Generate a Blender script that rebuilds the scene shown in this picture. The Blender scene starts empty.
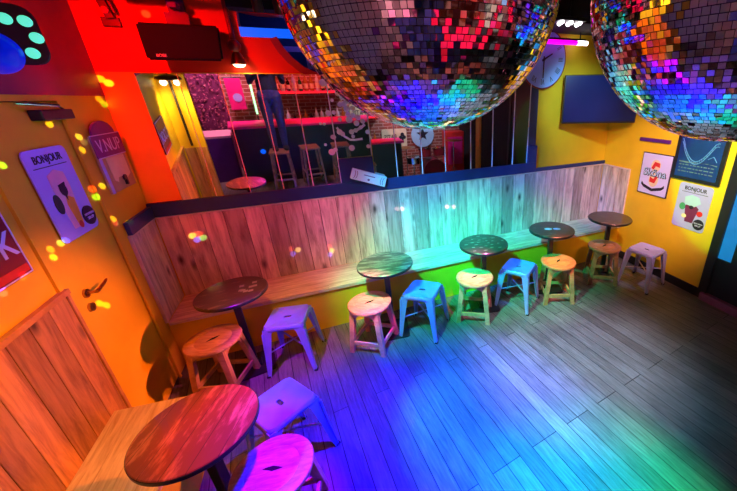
import bpy, bmesh, math, random
from mathutils import Vector, Matrix, noise
random.seed(7)
C = bpy.context.scene.collection
PI = math.pi
R = math.radians

# ------------------------------------------------------------------ materials
def new_mat(name):
    m = bpy.data.materials.new(name); m.use_nodes = True
    nt = m.node_tree; b = nt.nodes['Principled BSDF']
    return m, nt, b

def noise_mul(nt, scale=6, lo=.8, hi=1.15, detail=4, stretch=(1, 1, 1), src='Object'):
    tc = nt.nodes.new('ShaderNodeTexCoord'); mp = nt.nodes.new('ShaderNodeMapping')
    mp.inputs['Scale'].default_value = stretch
    nt.links.new(tc.outputs[src], mp.inputs['Vector'])
    n = nt.nodes.new('ShaderNodeTexNoise'); n.inputs['Scale'].default_value = scale; n.inputs['Detail'].default_value = detail
    nt.links.new(mp.outputs[0], n.inputs['Vector'])
    r = nt.nodes.new('ShaderNodeMapRange'); r.inputs['From Min'].default_value = .3; r.inputs['From Max'].default_value = .7
    r.inputs['To Min'].default_value = lo; r.inputs['To Max'].default_value = hi
    nt.links.new(n.outputs[0], r.inputs['Value'])
    return r.outputs[0], n.outputs[0], mp.outputs[0]

def vmul(nt, colsock, valsock):
    v = nt.nodes.new('ShaderNodeVectorMath'); v.operation = 'SCALE'
    if isinstance(colsock, (tuple, list)): v.inputs[0].default_value = colsock[:3]
    else: nt.links.new(colsock, v.inputs[0])
    nt.links.new(valsock, v.inputs['Scale'])
    return v.outputs[0]

def pbr(name, col, rough=.5, metal=0, emit=None, es=0, var=.12, scale=8, bump=0, coat=0):
    m, nt, b = new_mat(name)
    b.inputs['Roughness'].default_value = rough; b.inputs['Metallic'].default_value = metal
    b.inputs['Base Color'].default_value = (*col, 1)
    b.inputs['Coat Weight'].default_value = coat
    if var:
        v, raw, _ = noise_mul(nt, scale, 1 - var, 1 + var)
        nt.links.new(vmul(nt, col, v), b.inputs['Base Color'])
        if bump:
            bp = nt.nodes.new('ShaderNodeBump'); bp.inputs['Strength'].default_value = bump; bp.inputs['Distance'].default_value = .004
            nt.links.new(raw, bp.inputs['Height']); nt.links.new(bp.outputs[0], b.inputs['Normal'])
    if emit:
        b.inputs['Emission Color'].default_value = (*emit, 1); b.inputs['Emission Strength'].default_value = es
    return m

def wood(name, c1, c2, grain=(1, 1, 14), rough=.5, island=.35, scale=5, knots=True, bump=.3, contrast=(.35, .7), coat=0):
    """grain is the stretch per axis: the small number runs along the boards"""
    m, nt, b = new_mat(name)
    b.inputs['Roughness'].default_value = rough; b.inputs['Coat Weight'].default_value = coat
    tc = nt.nodes.new('ShaderNodeTexCoord'); geo = nt.nodes.new('ShaderNodeNewGeometry')
    mp = nt.nodes.new('ShaderNodeMapping'); mp.inputs['Scale'].default_value = grain
    off = nt.nodes.new('ShaderNodeVectorMath'); off.operation = 'SCALE'; off.inputs[0].default_value = (17, 31, 23)
    nt.links.new(geo.outputs['Random Per Island'], off.inputs['Scale'])
    add = nt.nodes.new('ShaderNodeVectorMath'); add.operation = 'ADD'
    nt.links.new(tc.outputs['Object'], add.inputs[0]); nt.links.new(off.outputs[0], add.inputs[1])
    nt.links.new(add.outputs[0], mp.inputs['Vector'])
    n = nt.nodes.new('ShaderNodeTexNoise'); n.inputs['Scale'].default_value = scale; n.inputs['Detail'].default_value = 7
    n.inputs['Roughness'].default_value = .65; n.inputs['Distortion'].default_value = .6
    nt.links.new(mp.outputs[0], n.inputs['Vector'])
    cr = nt.nodes.new('ShaderNodeValToRGB')
    cr.color_ramp.elements[0].position = contrast[0]; cr.color_ramp.elements[0].color = (*c1, 1)
    cr.color_ramp.elements[1].position = contrast[1]; cr.color_ramp.elements[1].color = (*c2, 1)
    nt.links.new(n.outputs[0], cr.inputs[0])
    r = nt.nodes.new('ShaderNodeMapRange'); r.inputs['To Min'].default_value = 1 - island; r.inputs['To Max'].default_value = 1 + island * .6
    nt.links.new(geo.outputs['Random Per Island'], r.inputs['Value'])
    c = vmul(nt, cr.outputs[0], r.outputs[0])
    if knots:
        kmp = nt.nodes.new('ShaderNodeMapping'); g = [1 if x > 1 else .45 for x in grain]; kmp.inputs['Scale'].default_value = g
        nt.links.new(add.outputs[0], kmp.inputs['Vector'])
        vo = nt.nodes.new('ShaderNodeTexVoronoi'); vo.inputs['Scale'].default_value = 6
        nt.links.new(kmp.outputs[0], vo.inputs['Vector'])
        kr = nt.nodes.new('ShaderNodeMapRange'); kr.inputs['From Min'].default_value = .05; kr.inputs['From Max'].default_value = .20
        kr.inputs['To Min'].default_value = .12; kr.inputs['To Max'].default_value = 1
        nt.links.new(vo.outputs['Distance'], kr.inputs['Value'])
        c = vmul(nt, c, kr.outputs[0])
    nt.links.new(c, b.inputs['Base Color'])
    bp = nt.nodes.new('ShaderNodeBump'); bp.inputs['Strength'].default_value = bump; bp.inputs['Distance'].default_value = .003
    nt.links.new(n.outputs[0], bp.inputs['Height']); nt.links.new(bp.outputs[0], b.inputs['Normal'])
    return m

def lit_zone_paint(name, low, high, z, xmax):
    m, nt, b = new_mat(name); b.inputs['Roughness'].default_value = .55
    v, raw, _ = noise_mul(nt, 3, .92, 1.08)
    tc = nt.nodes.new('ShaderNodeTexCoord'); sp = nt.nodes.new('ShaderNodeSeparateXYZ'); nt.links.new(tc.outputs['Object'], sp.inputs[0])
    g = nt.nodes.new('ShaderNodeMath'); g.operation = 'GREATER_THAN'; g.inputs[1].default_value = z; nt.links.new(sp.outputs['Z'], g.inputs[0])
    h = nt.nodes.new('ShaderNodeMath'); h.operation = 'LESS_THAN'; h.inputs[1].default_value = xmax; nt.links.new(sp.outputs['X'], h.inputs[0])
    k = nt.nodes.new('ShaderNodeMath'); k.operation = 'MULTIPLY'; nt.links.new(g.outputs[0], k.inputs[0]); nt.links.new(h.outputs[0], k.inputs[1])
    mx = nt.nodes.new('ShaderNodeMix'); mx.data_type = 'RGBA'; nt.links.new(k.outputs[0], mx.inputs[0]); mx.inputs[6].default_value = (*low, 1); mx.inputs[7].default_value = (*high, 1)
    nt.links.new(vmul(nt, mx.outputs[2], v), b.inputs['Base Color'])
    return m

def glass_mat(name, col, rough=.05):
    m, nt, b = new_mat(name)
    b.inputs['Base Color'].default_value = (*col, 1); b.inputs['Roughness'].default_value = rough
    b.inputs['Transmission Weight'].default_value = .6
    return m

def emis(name, col, s):
    m, nt, b = new_mat(name)
    b.inputs['Base Color'].default_value = (*[min(c, .8) for c in col], 1)
    b.inputs['Emission Color'].default_value = (*col, 1); b.inputs['Emission Strength'].default_value = s
    return m

M = {}
M['yellow'] = pbr('yellow wall paint', (.80, .53, .012), .55, var=.10, scale=3, bump=.15)
M['back_red_light'] = lit_zone_paint('yellow wall paint with red light painted in', (.80, .53, .012), (.80, .03, .008), 2.32, 3.2)  # upper red zone is red light painted onto the yellow wall
M['maroon'] = pbr('maroon upper wall', (.28, .02, .05), .5, var=.2, scale=3)
M['white_wall'] = pbr('pale plaster', (.6, .5, .42), .6)
M['navy'] = pbr('navy gloss paint', (.012, .035, .13), .35, var=.15)
M['black'] = pbr('black satin paint', (.012, .012, .016), .35)
M['speaker'] = pbr('speaker cloth', (.003, .003, .006), .9, var=0)
M['black_rough'] = pbr('matt black', (.01, .01, .012), .8)
M['dark_ceiling'] = pbr('dark ceiling paint', (.018, .014, .02), .8)
M['floor'] = None
M['panel'] = wood('weathered pine boards', (.14, .09, .06), (.72, .62, .52), (7, 7, .8), .6, .5, 3.0, contrast=(.22, .60), bump=.5)
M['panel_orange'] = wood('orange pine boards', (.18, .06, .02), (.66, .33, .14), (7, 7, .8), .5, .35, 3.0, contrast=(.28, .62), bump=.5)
M['bench_top'] = wood('bench laminate strips', (.42, .30, .22), (.82, .70, .60), (.9, 9, 9), .4, .22, 4, knots=False, contrast=(.3, .62))
M['bench_top_y'] = wood('bench laminate strips crosswise', (.50, .30, .18), (.86, .66, .5), (9, .9, 9), .4, .22, 4, knots=False, contrast=(.3, .62))
M['trim'] = wood('pale timber trim', (.60, .48, .40), (.85, .74, .66), (2, 2, 2), .5, .1, 4, knots=False)
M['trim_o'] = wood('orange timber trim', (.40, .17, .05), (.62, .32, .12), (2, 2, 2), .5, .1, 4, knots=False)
M['stool_wood'] = wood('light stool timber', (.42, .24, .12), (.74, .52, .32), (2, 9, 2), .45, .15, 5, knots=False)
M['stool_brown'] = wood('brown stool timber', (.20, .10, .05), (.42, .24, .14), (2, 9, 2), .45, .15, 5, knots=False)
M['stool_gold'] = wood('golden stool timber', (.40, .20, .07), (.68, .40, .18), (2, 9, 2), .45, .15, 5, knots=False)
M['stool_pink_lit'] = wood('stool timber with pink light baked in', (.60, .22, .18), (.92, .46, .38), (2, 9, 2), .45, .15, 5, knots=False)  # pink light baked into the timber colour
M['slot'] = pbr('dark slot', (.01, .008, .006), .9)
M['steel'] = pbr('grey blue painted steel', (.30, .40, .80), .32, .35, var=.10)  # grey blue steel with the blue beams' tint baked in
M['steel_white_lit'] = pbr('painted steel tinted for whiter light', (.48, .42, .62), .35, .3, var=.12)  # same steel, colour shifted for the whiter light by the right wall
M['mirror'] = pbr('silvered mirror glass', (.86, .86, .88), .015, 1, var=0)
M['tile'] = pbr('mirror tile', (.86, .84, .84), .035, 1, var=0)
M['grout'] = pbr('silver backing', (.10, .09, .09), .5, .6, var=0)
M['chrome'] = pbr('chrome', (.7, .7, .72), .12, 1, var=0)
M['brass'] = pbr('aged brass', (.45, .25, .08), .3, 1, var=0)
M['bead'] = pbr('pale mirror bead', (.85, .88, .92), .35, .0, var=0)
M['white'] = pbr('white paint', (.85, .85, .85), .5, var=.03)
M['clock_face'] = pbr('pale clock enamel', (.28, .48, .92), .45, var=.05)
M['ink'] = pbr('black ink', (.015, .012, .03), .6, var=0)
M['lilac'] = pbr('lilac print', (.42, .40, .88), .45, var=.08, scale=3)
M['lilac_light'] = pbr('pale lilac print', (.62, .62, .98), .45, var=.06, scale=3)
M['pale_blue_print'] = pbr('pale blue print', (.40, .62, .85), .45, var=.05)
M['pink_print'] = pbr('pink print', (.80, .40, .50), .5)
M['red_print'] = pbr('red print', (.65, .02, .02), .45)
M['dark_red'] = pbr('deep red enamel', (.22, .008, .02), .35)
M['orange_print'] = pbr('orange print', (.85, .35, .03), .5)
M['plum'] = pbr('plum print', (.16, .02, .09), .5)
M['green_print'] = pbr('green print', (.06, .30, .16), .5)
M['cream'] = pbr('cream print', (.80, .66, .42), .5)
M['kraft'] = pbr('kraft board', (.50, .33, .16), .6)
M['board_blue'] = pbr('blue chalk board', (.006, .035, .20), .4, var=.3, scale=4)
M['chalk'] = pbr('pale blue chalk', (.07, .22, .60), .8, var=.2)
M['chalk_dim'] = pbr('grey chalk', (.10, .17, .26), .8, var=.2)
M['purple_sign'] = pbr('purple enamel', (.10, .012, .20), .4)
M['tv'] = pbr('television screen', (.004, .016, .10), .25, var=.2, scale=2)
M['jeans'] = pbr('blue denim', (.045, .055, .22), .85, var=.2, scale=30)
M['navy_cloth'] = pbr('navy cotton', (.012, .02, .055), .85, var=.15, scale=20)
M['skin'] = pbr('skin', (.55, .32, .22), .5, var=.06)
M['hair'] = pbr('dark hair', (.03, .018, .012), .6)
M['shoe'] = pbr('dark shoe', (.02, .018, .03), .5)
M['brick'] = None
M['bottle_dark'] = pbr('dark bottle glass', (.02, .015, .012), .1, var=0, coat=.5)
M['bottle_green'] = pbr('green bottle glass', (.02, .08, .02), .1, var=0, coat=.5)
M['bottle_amber'] = pbr('amber bottle glass', (.35, .12, .02), .12, var=0, coat=.5)
M['bottle_clear'] = pbr('clear bottle glass', (.55, .55, .6), .08, var=0, coat=.5)
M['label_cream'] = pbr('cream paper label', (.8, .7, .45), .6, var=0)
M['paint_dot'] = pbr('pale lilac paint', (.88, .88, .95), .6, var=0)
M['teal_lens'] = emis('teal lens', (.10, .75, .50), 1.0)
M['blue_dome'] = pbr('blue dome plastic', (.01, .02, .42), .3, emit=(.0, .01, .75), es=.55, var=0)
M['blue_glow'] = emis('blue glow', (.0, .12, 1), .9)
M['pink_neon'] = emis('pink neon tube', (1, .0, .75), 1.6)
M['white_led'] = emis('white led', (1, .95, 1), 5)
M['warm_bulb'] = emis('warm bulb', (1, .75, .4), 6)
M['red_bulb'] = emis('red lamp lens', (1, .02, .03), 1.0)
M['green_tube'] = emis('green light tube', (.3, 1, .4), 2.5)
M['magenta_panel'] = pbr('magenta banner', (.75, .01, .20), .5)
M['door_glass'] = pbr('street lit glass', (.01, .06, .30), .2, emit=(.01, .26, .72), es=.6, var=.3, scale=5)
M['purple_wood'] = pbr('purple threshold timber', (.30, .10, .20), .5)
M['recess'] = pbr('deep blue recess paint', (.01, .03, .13), .6)
M['sleeve'] = pbr('crimson reveal paint', (.45, .02, .03), .6)
M['pale_box'] = pbr('pale blue plastic', (.40, .90, .92), .5, var=.05)
M['fleck'] = pbr('pale worn paint', (.35, .36, .36), .6)
M['leaf'] = pbr('pink lit foliage', (.45, .10, .18), .6, var=.5, scale=20)
M['gold_paint'] = pbr('ochre pillar paint', (.75, .35, .03), .5)

# floor: planks running nearly along Y, turned a few degrees
def floor_mat():
    m, nt, b = new_mat('dark floor planks')
    b.inputs['Roughness'].default_value = .36
    tc = nt.nodes.new('ShaderNodeTexCoord'); mp = nt.nodes.new('ShaderNodeMapping')
    mp.inputs['Rotation'].default_value = (0, 0, R(90 - 7.3))
    nt.links.new(tc.outputs['Object'], mp.inputs['Vector'])
    br = nt.nodes.new('ShaderNodeTexBrick')
    br.inputs['Scale'].default_value = 1; br.inputs['Brick Width'].default_value = 2.6; br.inputs['Row Height'].default_value = .105
    br.inputs['Mortar Size'].default_value = .0028; br.inputs['Mortar Smooth'].default_value = .3; br.offset = .37; br.offset_frequency = 3
    br.inputs['Color1'].default_value = (.15, .125, .11, 1); br.inputs['Color2'].default_value = (.24, .21, .19, 1); br.inputs['Mortar'].default_value = (.012, .01, .01, 1)
    nt.links.new(mp.outputs[0], br.inputs['Vector'])
    g = nt.nodes.new('ShaderNodeMapping'); g.inputs['Scale'].default_value = (1.0, 13, 1)
    nt.links.new(mp.outputs[0], g.inputs['Vector'])
    n = nt.nodes.new('ShaderNodeTexNoise'); n.inputs['Scale'].default_value = 5; n.inputs['Detail'].default_value = 8; n.inputs['Roughness'].default_value = .7; n.inputs['Distortion'].default_value = .5
    nt.links.new(g.outputs[0], n.inputs['Vector'])
    r = nt.nodes.new('ShaderNodeMapRange'); r.inputs['From Min'].default_value = .3; r.inputs['From Max'].default_value = .7; r.inputs['To Min'].default_value = .5; r.inputs['To Max'].default_value = 1.35
    nt.links.new(n.outputs[0], r.inputs['Value'])
    w = nt.nodes.new('ShaderNodeTexNoise'); w.inputs['Scale'].default_value = 2.2; w.inputs['Detail'].default_value = 5
    nt.links.new(tc.outputs['Object'], w.inputs['Vector'])
    r2 = nt.nodes.new('ShaderNodeMapRange'); r2.inputs['From Min'].default_value = .3; r2.inputs['From Max'].default_value = .7; r2.inputs['To Min'].default_value = .75; r2.inputs['To Max'].default_value = 1.2
    nt.links.new(w.outputs[0], r2.inputs['Value'])
    c = vmul(nt, vmul(nt, br.outputs['Color'], r.outputs[0]), r2.outputs[0])
    nt.links.new(c, b.inputs['Base Color'])
    rr = nt.nodes.new('ShaderNodeMapRange'); rr.inputs['To Min'].default_value = .25; rr.inputs['To Max'].default_value = .55
    nt.links.new(n.outputs[0], rr.inputs['Value']); nt.links.new(rr.outputs[0], b.inputs['Roughness'])
    mx = nt.nodes.new('ShaderNodeMath'); mx.operation = 'SUBTRACT'
    nt.links.new(n.outputs[0], mx.inputs[0]); nt.links.new(br.outputs['Fac'], mx.inputs[1])
    bp = nt.nodes.new('ShaderNodeBump'); bp.inputs['Strength'].default_value = .6; bp.inputs['Distance'].default_value = .004
    nt.links.new(mx.outputs[0], bp.inputs['Height']); nt.links.new(bp.outputs[0], b.inputs['Normal'])
    return m
M['floor'] = floor_mat()

def brick_mat():
    m, nt, b = new_mat('red brick wall')
    tc = nt.nodes.new('ShaderNodeTexCoord'); mp = nt.nodes.new('ShaderNodeMapping'); mp.inputs['Rotation'].default_value = (R(90), 0, 0)
    nt.links.new(tc.outputs['Object'], mp.inputs['Vector'])
    br = nt.nodes.new('ShaderNodeTexBrick'); br.inputs['Scale'].default_value = 1; br.inputs['Brick Width'].default_value = .22; br.inputs['Row Height'].default_value = .075; br.inputs['Mortar Size'].default_value = .008
    br.inputs['Color1'].default_value = (.35, .08, .05, 1); br.inputs['Color2'].default_value = (.22, .05, .035, 1); br.inputs['Mortar'].default_value = (.5, .3, .25, 1)
    nt.links.new(mp.outputs[0], br.inputs['Vector']); nt.links.new(br.outputs['Color'], b.inputs['Base Color'])
    b.inputs['Roughness'].default_value = .8
    return m
M['brick'] = brick_mat()

def table_mat(name, dark, light, amount=.5, scale=5):
    m, nt, b = new_mat(name)
    b.inputs['Roughness'].default_value = .3; b.inputs['Coat Weight'].default_value = .4
    tc = nt.nodes.new('ShaderNodeTexCoord'); mp = nt.nodes.new('ShaderNodeMapping'); mp.inputs['Scale'].default_value = (1, 4.5, 1)
    nt.links.new(tc.outputs['Object'], mp.inputs['Vector'])
    n = nt.nodes.new('ShaderNodeTexNoise'); n.inputs['Scale'].default_value = scale; n.inputs['Detail'].default_value = 6; n.inputs['Roughness'].default_value = .7
    nt.links.new(mp.outputs[0], n.inputs['Vector'])
    cr = nt.nodes.new('ShaderNodeValToRGB')
    cr.color_ramp.elements[0].position = amount; cr.color_ramp.elements[0].color = (*dark, 1)
    cr.color_ramp.elements[1].position = amount + .14; cr.color_ramp.elements[1].color = (*light, 1)
    nt.links.new(n.outputs[0], cr.inputs[0])
    # plank seams
    sp = nt.nodes.new('ShaderNodeSeparateXYZ'); nt.links.new(tc.outputs['Object'], sp.inputs[0])
    w = nt.nodes.new('ShaderNodeMath'); w.operation = 'PINGPONG'; w.inputs[1].default_value = .045
    nt.links.new(sp.outputs['Y'], w.inputs[0])
    r = nt.nodes.new('ShaderNodeMapRange'); r.inputs['From Min'].default_value = 0; r.inputs['From Max'].default_value = .003; r.inputs['To Min'].default_value = .25; r.inputs['To Max'].default_value = 1
    nt.links.new(w.outputs[0], r.inputs['Value'])
    nt.links.new(vmul(nt, cr.outputs[0], r.outputs[0]), b.inputs['Base Color'])
    return m
M['top_dark'] = table_mat('dark worn table boards', (.05, .04, .035), (.26, .20, .17), .56, 5)
M['top_teal'] = table_mat('grey brushed table boards', (.10, .09, .08), (.42, .40, .36), .46, 5)
M['top_red'] = table_mat('red brown table boards', (.20, .045, .03), (.50, .16, .12), .50, 4)
M['top_fleck'] = table_mat('black flecked table boards', (.055, .05, .045), (.38, .37, .33), .58, 7)

# ------------------------------------------------------------------ mesh helpers
class MB:
    def __init__(s): s.bm = bmesh.new()
    def _t(s, vs, mat):
        if mat is not None: bmesh.ops.transform(s.bm, matrix=mat, verts=vs)
    def box(s, c, d, rot=None, bev=0, seg=2):
        r = bmesh.ops.create_cube(s.bm, size=1); vs = r['verts']
        bmesh.ops.scale(s.bm, vec=d, verts=vs)
        if bev:
            es = list({e for v in vs for e in v.link_edges})
            rb = bmesh.ops.bevel(s.bm, geom=es, offset=bev, segments=seg, affect='EDGES', profile=.5)
            vs = list({v for f in rb['faces'] for v in f.verts} | {v for v in vs if v.is_valid})
        mt = Matrix.Translation(c) @ (rot.to_4x4() if rot is not None else Matrix())
        s._t(vs, mt); return s
    def box2(s, a, b, bev=0):
        return s.box([(a[i] + b[i]) / 2 for i in range(3)], [abs(b[i] - a[i]) for i in range(3)], None, bev)
    def cyl(s, a, b, r0, r1=None, seg=20, cap=True):
        if r1 is None: r1 = r0
        a = Vector(a); b = Vector(b); d = b - a
        r = bmesh.ops.create_cone(s.bm, cap_ends=cap, segments=seg, radius1=r0, radius2=r1, depth=d.length)
        q = Vector((0, 0, 1)).rotation_difference(d.normalized())
        s._t(r['verts'], Matrix.Translation((a + b) / 2) @ q.to_matrix().to_4x4()); return s
    def sphere(s, c, r, seg=20, sc=(1, 1, 1)):
        q = bmesh.ops.create_uvsphere(s.bm, u_segments=seg, v_segments=max(8, seg // 2), radius=r)
        bmesh.ops.scale(s.bm, vec=sc, verts=q['verts']); s._t(q['verts'], Matrix.Translation(c)); return s
    def lathe(s, prof, c=(0, 0, 0), seg=32):
        rings = []
        for (r, z) in prof:
            if r < 1e-6: rings.append([s.bm.verts.new((c[0], c[1], c[2] + z))])
            else: rings.append([s.bm.verts.new((c[0] + r * math.cos(2 * PI * k / seg), c[1] + r * math.sin(2 * PI * k / seg), c[2] + z)) for k in range(seg)])
        for A, B in zip(rings, rings[1:]):
            for k in range(seg):
                k2 = (k + 1) % seg
                if len(A) == 1: s.bm.faces.new((A[0], B[k2], B[k])) if len(B) > 1 else None
                elif len(B) == 1: s.bm.faces.new((A[k], A[k2], B[0]))
                else: s.bm.faces.new((A[k], A[k2], B[k2], B[k]))
        return s
    def tube(s, pts, r, seg=8):
        pts = [Vector(p) for p in pts]; rings = []
        for i, p in enumerate(pts):
            t = (pts[min(i + 1, len(pts) - 1)] - pts[max(i - 1, 0)]).normalized()
            ref = Vector((0, 0, 1)) if abs(t.z) < .9 else Vector((1, 0, 0))
            u = t.cross(ref).normalized(); v = t.cross(u)
            rr = r[i] if isinstance(r, (list, tuple)) else r
            rings.append([s.bm.verts.new(p + (u * math.cos(2 * PI * k / seg) + v * math.sin(2 * PI * k / seg)) * rr) for k in range(seg)])
        for A, B in zip(rings, rings[1:]):
            for k in range(seg): s.bm.faces.new((A[k], A[(k + 1) % seg], B[(k + 1) % seg], B[k]))
        s.bm.faces.new(rings[0]); s.bm.faces.new(rings[-1]); return s
    def hexa(s, lo, hi):   # two quads -> solid
        a = [s.bm.verts.new(v) for v in lo]; b = [s.bm.verts.new(v) for v in hi]
        s.bm.faces.new(a[::-1]); s.bm.faces.new(b)
        for k in range(4): s.bm.faces.new((a[k], a[(k + 1) % 4], b[(k + 1) % 4], b[k]))
        return s
    def prism(s, pts, y0, y1, plane='XZ'):
        def P(p, t):
            if plane == 'XZ': return (p[0], t, p[1])
            if plane == 'XY': return (p[0], p[1], t)
            return (t, p[0], p[1])
        a = [s.bm.verts.new(P(p, y0)) for p in pts]; b = [s.bm.verts.new(P(p, y1)) for p in pts]
        s.bm.faces.new(a[::-1]); s.bm.faces.new(b)
        n = len(pts)
        for k in range(n): s.bm.faces.new((a[k], a[(k + 1) % n], b[(k + 1) % n], b[k]))
        return s
    def build(s, name, mat, parent=None, smooth=False, loc=None, rot=None):
        bmesh.ops.recalc_face_normals(s.bm, faces=s.bm.faces)
        me = bpy.data.meshes.new(name); s.bm.to_mesh(me); s.bm.free()
        if smooth:
            me.polygons.foreach_set('use_smooth', [True] * len(me.polygons))
            me.set_sharp_from_angle(angle=R(38))
        me.materials.append(mat)
        o = bpy.data.objects.new(name, me); C.objects.link(o)
        if parent is not None: o.parent = parent
        if loc is not None: o.location = loc
        if rot is not None: o.rotation_euler = rot
        return o

def tag(o, label, cat, group=None, kind=None):
    if label: o['label'] = label
    if cat: o['category'] = cat
    if group: o['group'] = group
    if kind: o['kind'] = kind
    return o
def thing(name, label, cat, loc=(0, 0, 0), rot=(0, 0, 0), group=None):
    o = bpy.data.objects.new(name, None); C.objects.link(o); o.empty_display_size = .1
    o.location = loc; o.rotation_euler = rot if not isinstance(rot, (int, float)) else (0, 0, rot)
    return tag(o, label, cat, group)
def struct(o, label=None):
    o['kind'] = 'structure'
    if label: o['label'] = label
    return o
def kids(o): return [c for c in bpy.data.objects if c.parent == o]
def dup(root, loc, rotz=None, label=None, swap=None):
    def cp(o, parent):
        c = o.copy(); C.objects.link(c); c.parent = parent
        for k in kids(o): cp(k, c)
        return c
    r = cp(root, None); r.location = loc
    if rotz is not None: r.rotation_euler = (0, 0, rotz)
    if label: r['label'] = label
    return r
def remat(root, mats):
    for k in kids(root):
        nm = k.name.split('.')[0]
        if nm in mats:
            k.data = k.data.copy(); k.data.materials[0] = mats[nm]
        remat(k, mats)
def text(s, size, mat, parent, loc, rot, depth=.0008, name='lettering', sx=1, align='CENTER', bold=0):
    cu = bpy.data.curves.new('t', 'FONT'); cu.body = s; cu.size = size; cu.align_x = align; cu.align_y = 'CENTER'; cu.extrude = depth; cu.offset = bold
    o = bpy.data.objects.new('t', cu); C.objects.link(o)
    dg = bpy.context.evaluated_depsgraph_get(); dg.update()
    me = bpy.data.meshes.new_from_object(o.evaluated_get(dg)); bpy.data.objects.remove(o); bpy.data.curves.remove(cu)
    me.name = name; me.materials.clear(); me.materials.append(mat)
    t = bpy.data.objects.new(name, me); C.objects.link(t); t.parent = parent; t.location = loc; t.rotation_euler = rot; t.scale = (sx, 1, 1)
    return t
def disc_pts(cx, cz, rx, rz=None, n=20, a0=0, a1=2 * PI):
    rz = rz or rx
    return [(cx + rx * math.cos(a0 + (a1 - a0) * k / n), cz + rz * math.sin(a0 + (a1 - a0) * k / n)) for k in range(n if a1 - a0 >= 2 * PI - 1e-6 else n + 1)]
def round_rect(w, h, r, n=5):
    pts = []
    for cx, cz, a in ((w / 2 - r, h / 2 - r, 0), (-w / 2 + r, h / 2 - r, PI / 2), (-w / 2 + r, -h / 2 + r, PI), (w / 2 - r, -h / 2 + r, 1.5 * PI)):
        pts += [(cx + r * math.cos(a + PI / 2 * k / n), cz + r * math.sin(a + PI / 2 * k / n)) for k in range(n + 1)]
    return pts

W = 4.984; BD = .464; ZP = 1.20; CZ = 2.95

# ------------------------------------------------------------------ camera
cam_d = bpy.data.cameras.new('camera'); cam = bpy.data.objects.new('camera', cam_d); C.objects.link(cam)
CP = Vector((1.34676899, -3.51809703, 2.11612900)); yaw, pitch, roll = .412428488, .393813233, -.0185159585
f = Vector((math.sin(yaw) * math.cos(pitch), math.cos(yaw) * math.cos(pitch), -math.sin(pitch)))
rt = f.cross(Vector((0, 0, 1))).normalized(); up = rt.cross(f)
r2 = rt * math.cos(roll) + up * math.sin(roll); u2 = -rt * math.sin(roll) + up * math.cos(roll)
mt = Matrix((r2, u2, -f)).transposed().to_4x4(); mt.translation = CP
cam.matrix_world = mt
cam_d.sensor_width = 36; cam_d.lens = 335.113405 * 36 / 737
cam_d.shift_x = -(466.499018 - 368.5) / 737; cam_d.shift_y = (235.025855 - 245.5) / 737
cam_d.clip_start = .02; cam_d.clip_end = 60
bpy.context.scene.camera = cam

# ------------------------------------------------------------------ room shell
struct(MB().box2((-.3, -5.3, -.06), (5.3, 0, 0)).build('floor', M['floor']))
struct(MB().box2((-.3, -5.3, CZ), (5.3, .8, CZ + .06)).build('ceiling', M['dark_ceiling']))
# back wall with the raised arch opening
bm = bmesh.new()
outer = [(0, 0), (W + .1, 0), (W + .1, CZ), (0, CZ)]
hole = [(.96, 2.58), (1.225, 2.58)]
cxh, czh, rh = 1.62, 2.72, .42
for k in range(13):
    a = R(200 + k * (140 / 12)); hole.append((cxh + rh * math.cos(a), czh + rh * math.sin(a)))
hole += [(2.3, 2.58), (2.3, 2.74), (1.10, 2.745), (.975, 2.765)]
def ring(pts, y):
    vs = [bm.verts.new((p[0], y, p[1])) for p in pts]
    return vs, [bm.edges.new((vs[k], vs[(k + 1) % len(vs)])) for k in range(len(vs))]
for y in (0, .12):
    vo_, eo = ring(outer, y); vh, eh = ring(hole, y)
    bmesh.ops.triangle_fill(bm, edges=eo + eh, use_beauty=True)
    if y == 0: A, B = vo_, vh
for (P, Q) in ((A, vo_), (B, vh)):
    n = len(P)
    for k in range(n): bm.faces.new((P[k], P[(k + 1) % n], Q[(k + 1) % n], Q[k]))
mb = MB(); mb.bm.free(); mb.bm = bm
wb = struct(mb.build('wall_back', M['back_red_light']))
# recess behind the opening
mb = MB(); mb.box2((.7, .70, 2.2), (2.6, .74, CZ)); mb.box2((.7, .13, 2.16), (2.6, .74, 2.2)); mb.box2((.66, .13, 2.16), (.7, .74, CZ)); mb.box2((2.6, .13, 2.16), (2.64, .74, CZ))
struct(mb.build('wall_recess', M['recess']))
# crimson sleeve edging the curve
mb = MB(); arc = [(cxh + rh * math.cos(R(198 + k * 12)), czh + rh * math.sin(R(198 + k * 12))) for k in range(13)]
for (a, b) in zip(arc, arc[1:]):
    an = [(cxh + (p[0] - cxh) * 1.14, czh + (p[1] - czh) * 1.14) for p in (a, b)]
    mb.prism([a, b, an[1], an[0]], -.012, -.0005)
struct(mb.build('trim_1', M['sleeve']), 'crimson curved band edging the raised opening above the mirrors')

def wall_x(name, x0, x1, y0, y1, z0=0, z1=CZ, m='yellow'): return struct(MB().box2((x0, y0, z0), (x1, y1, z1)).build(name, M[m]))
# left wall with the door opening
mb = MB(); mb.box2((-.12, -.585, 0), (0, 0, CZ)); mb.box2((-.12, -2.46, 0), (0, -1.265, CZ)); mb.box2((-.12, -1.265, 2.13), (0, -.585, CZ))
struct(mb.build('wall_left', M['yellow']))
struct(MB().box2((-.12, -5.3, 0), (0, -2.46, CZ)).build('wall_left_rear', M['white_wall']))
mb = MB(); mb.box2((0, -2.46, 0), (.29, -2.40, CZ)); struct(mb.build('wall_alcove', M['yellow']))
struct(MB().box2((0, -2.40, 2.16), (.006, 0, CZ)).build('wall_left_upper', M['maroon']))  # thin maroon sheet over the wall above the door
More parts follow.
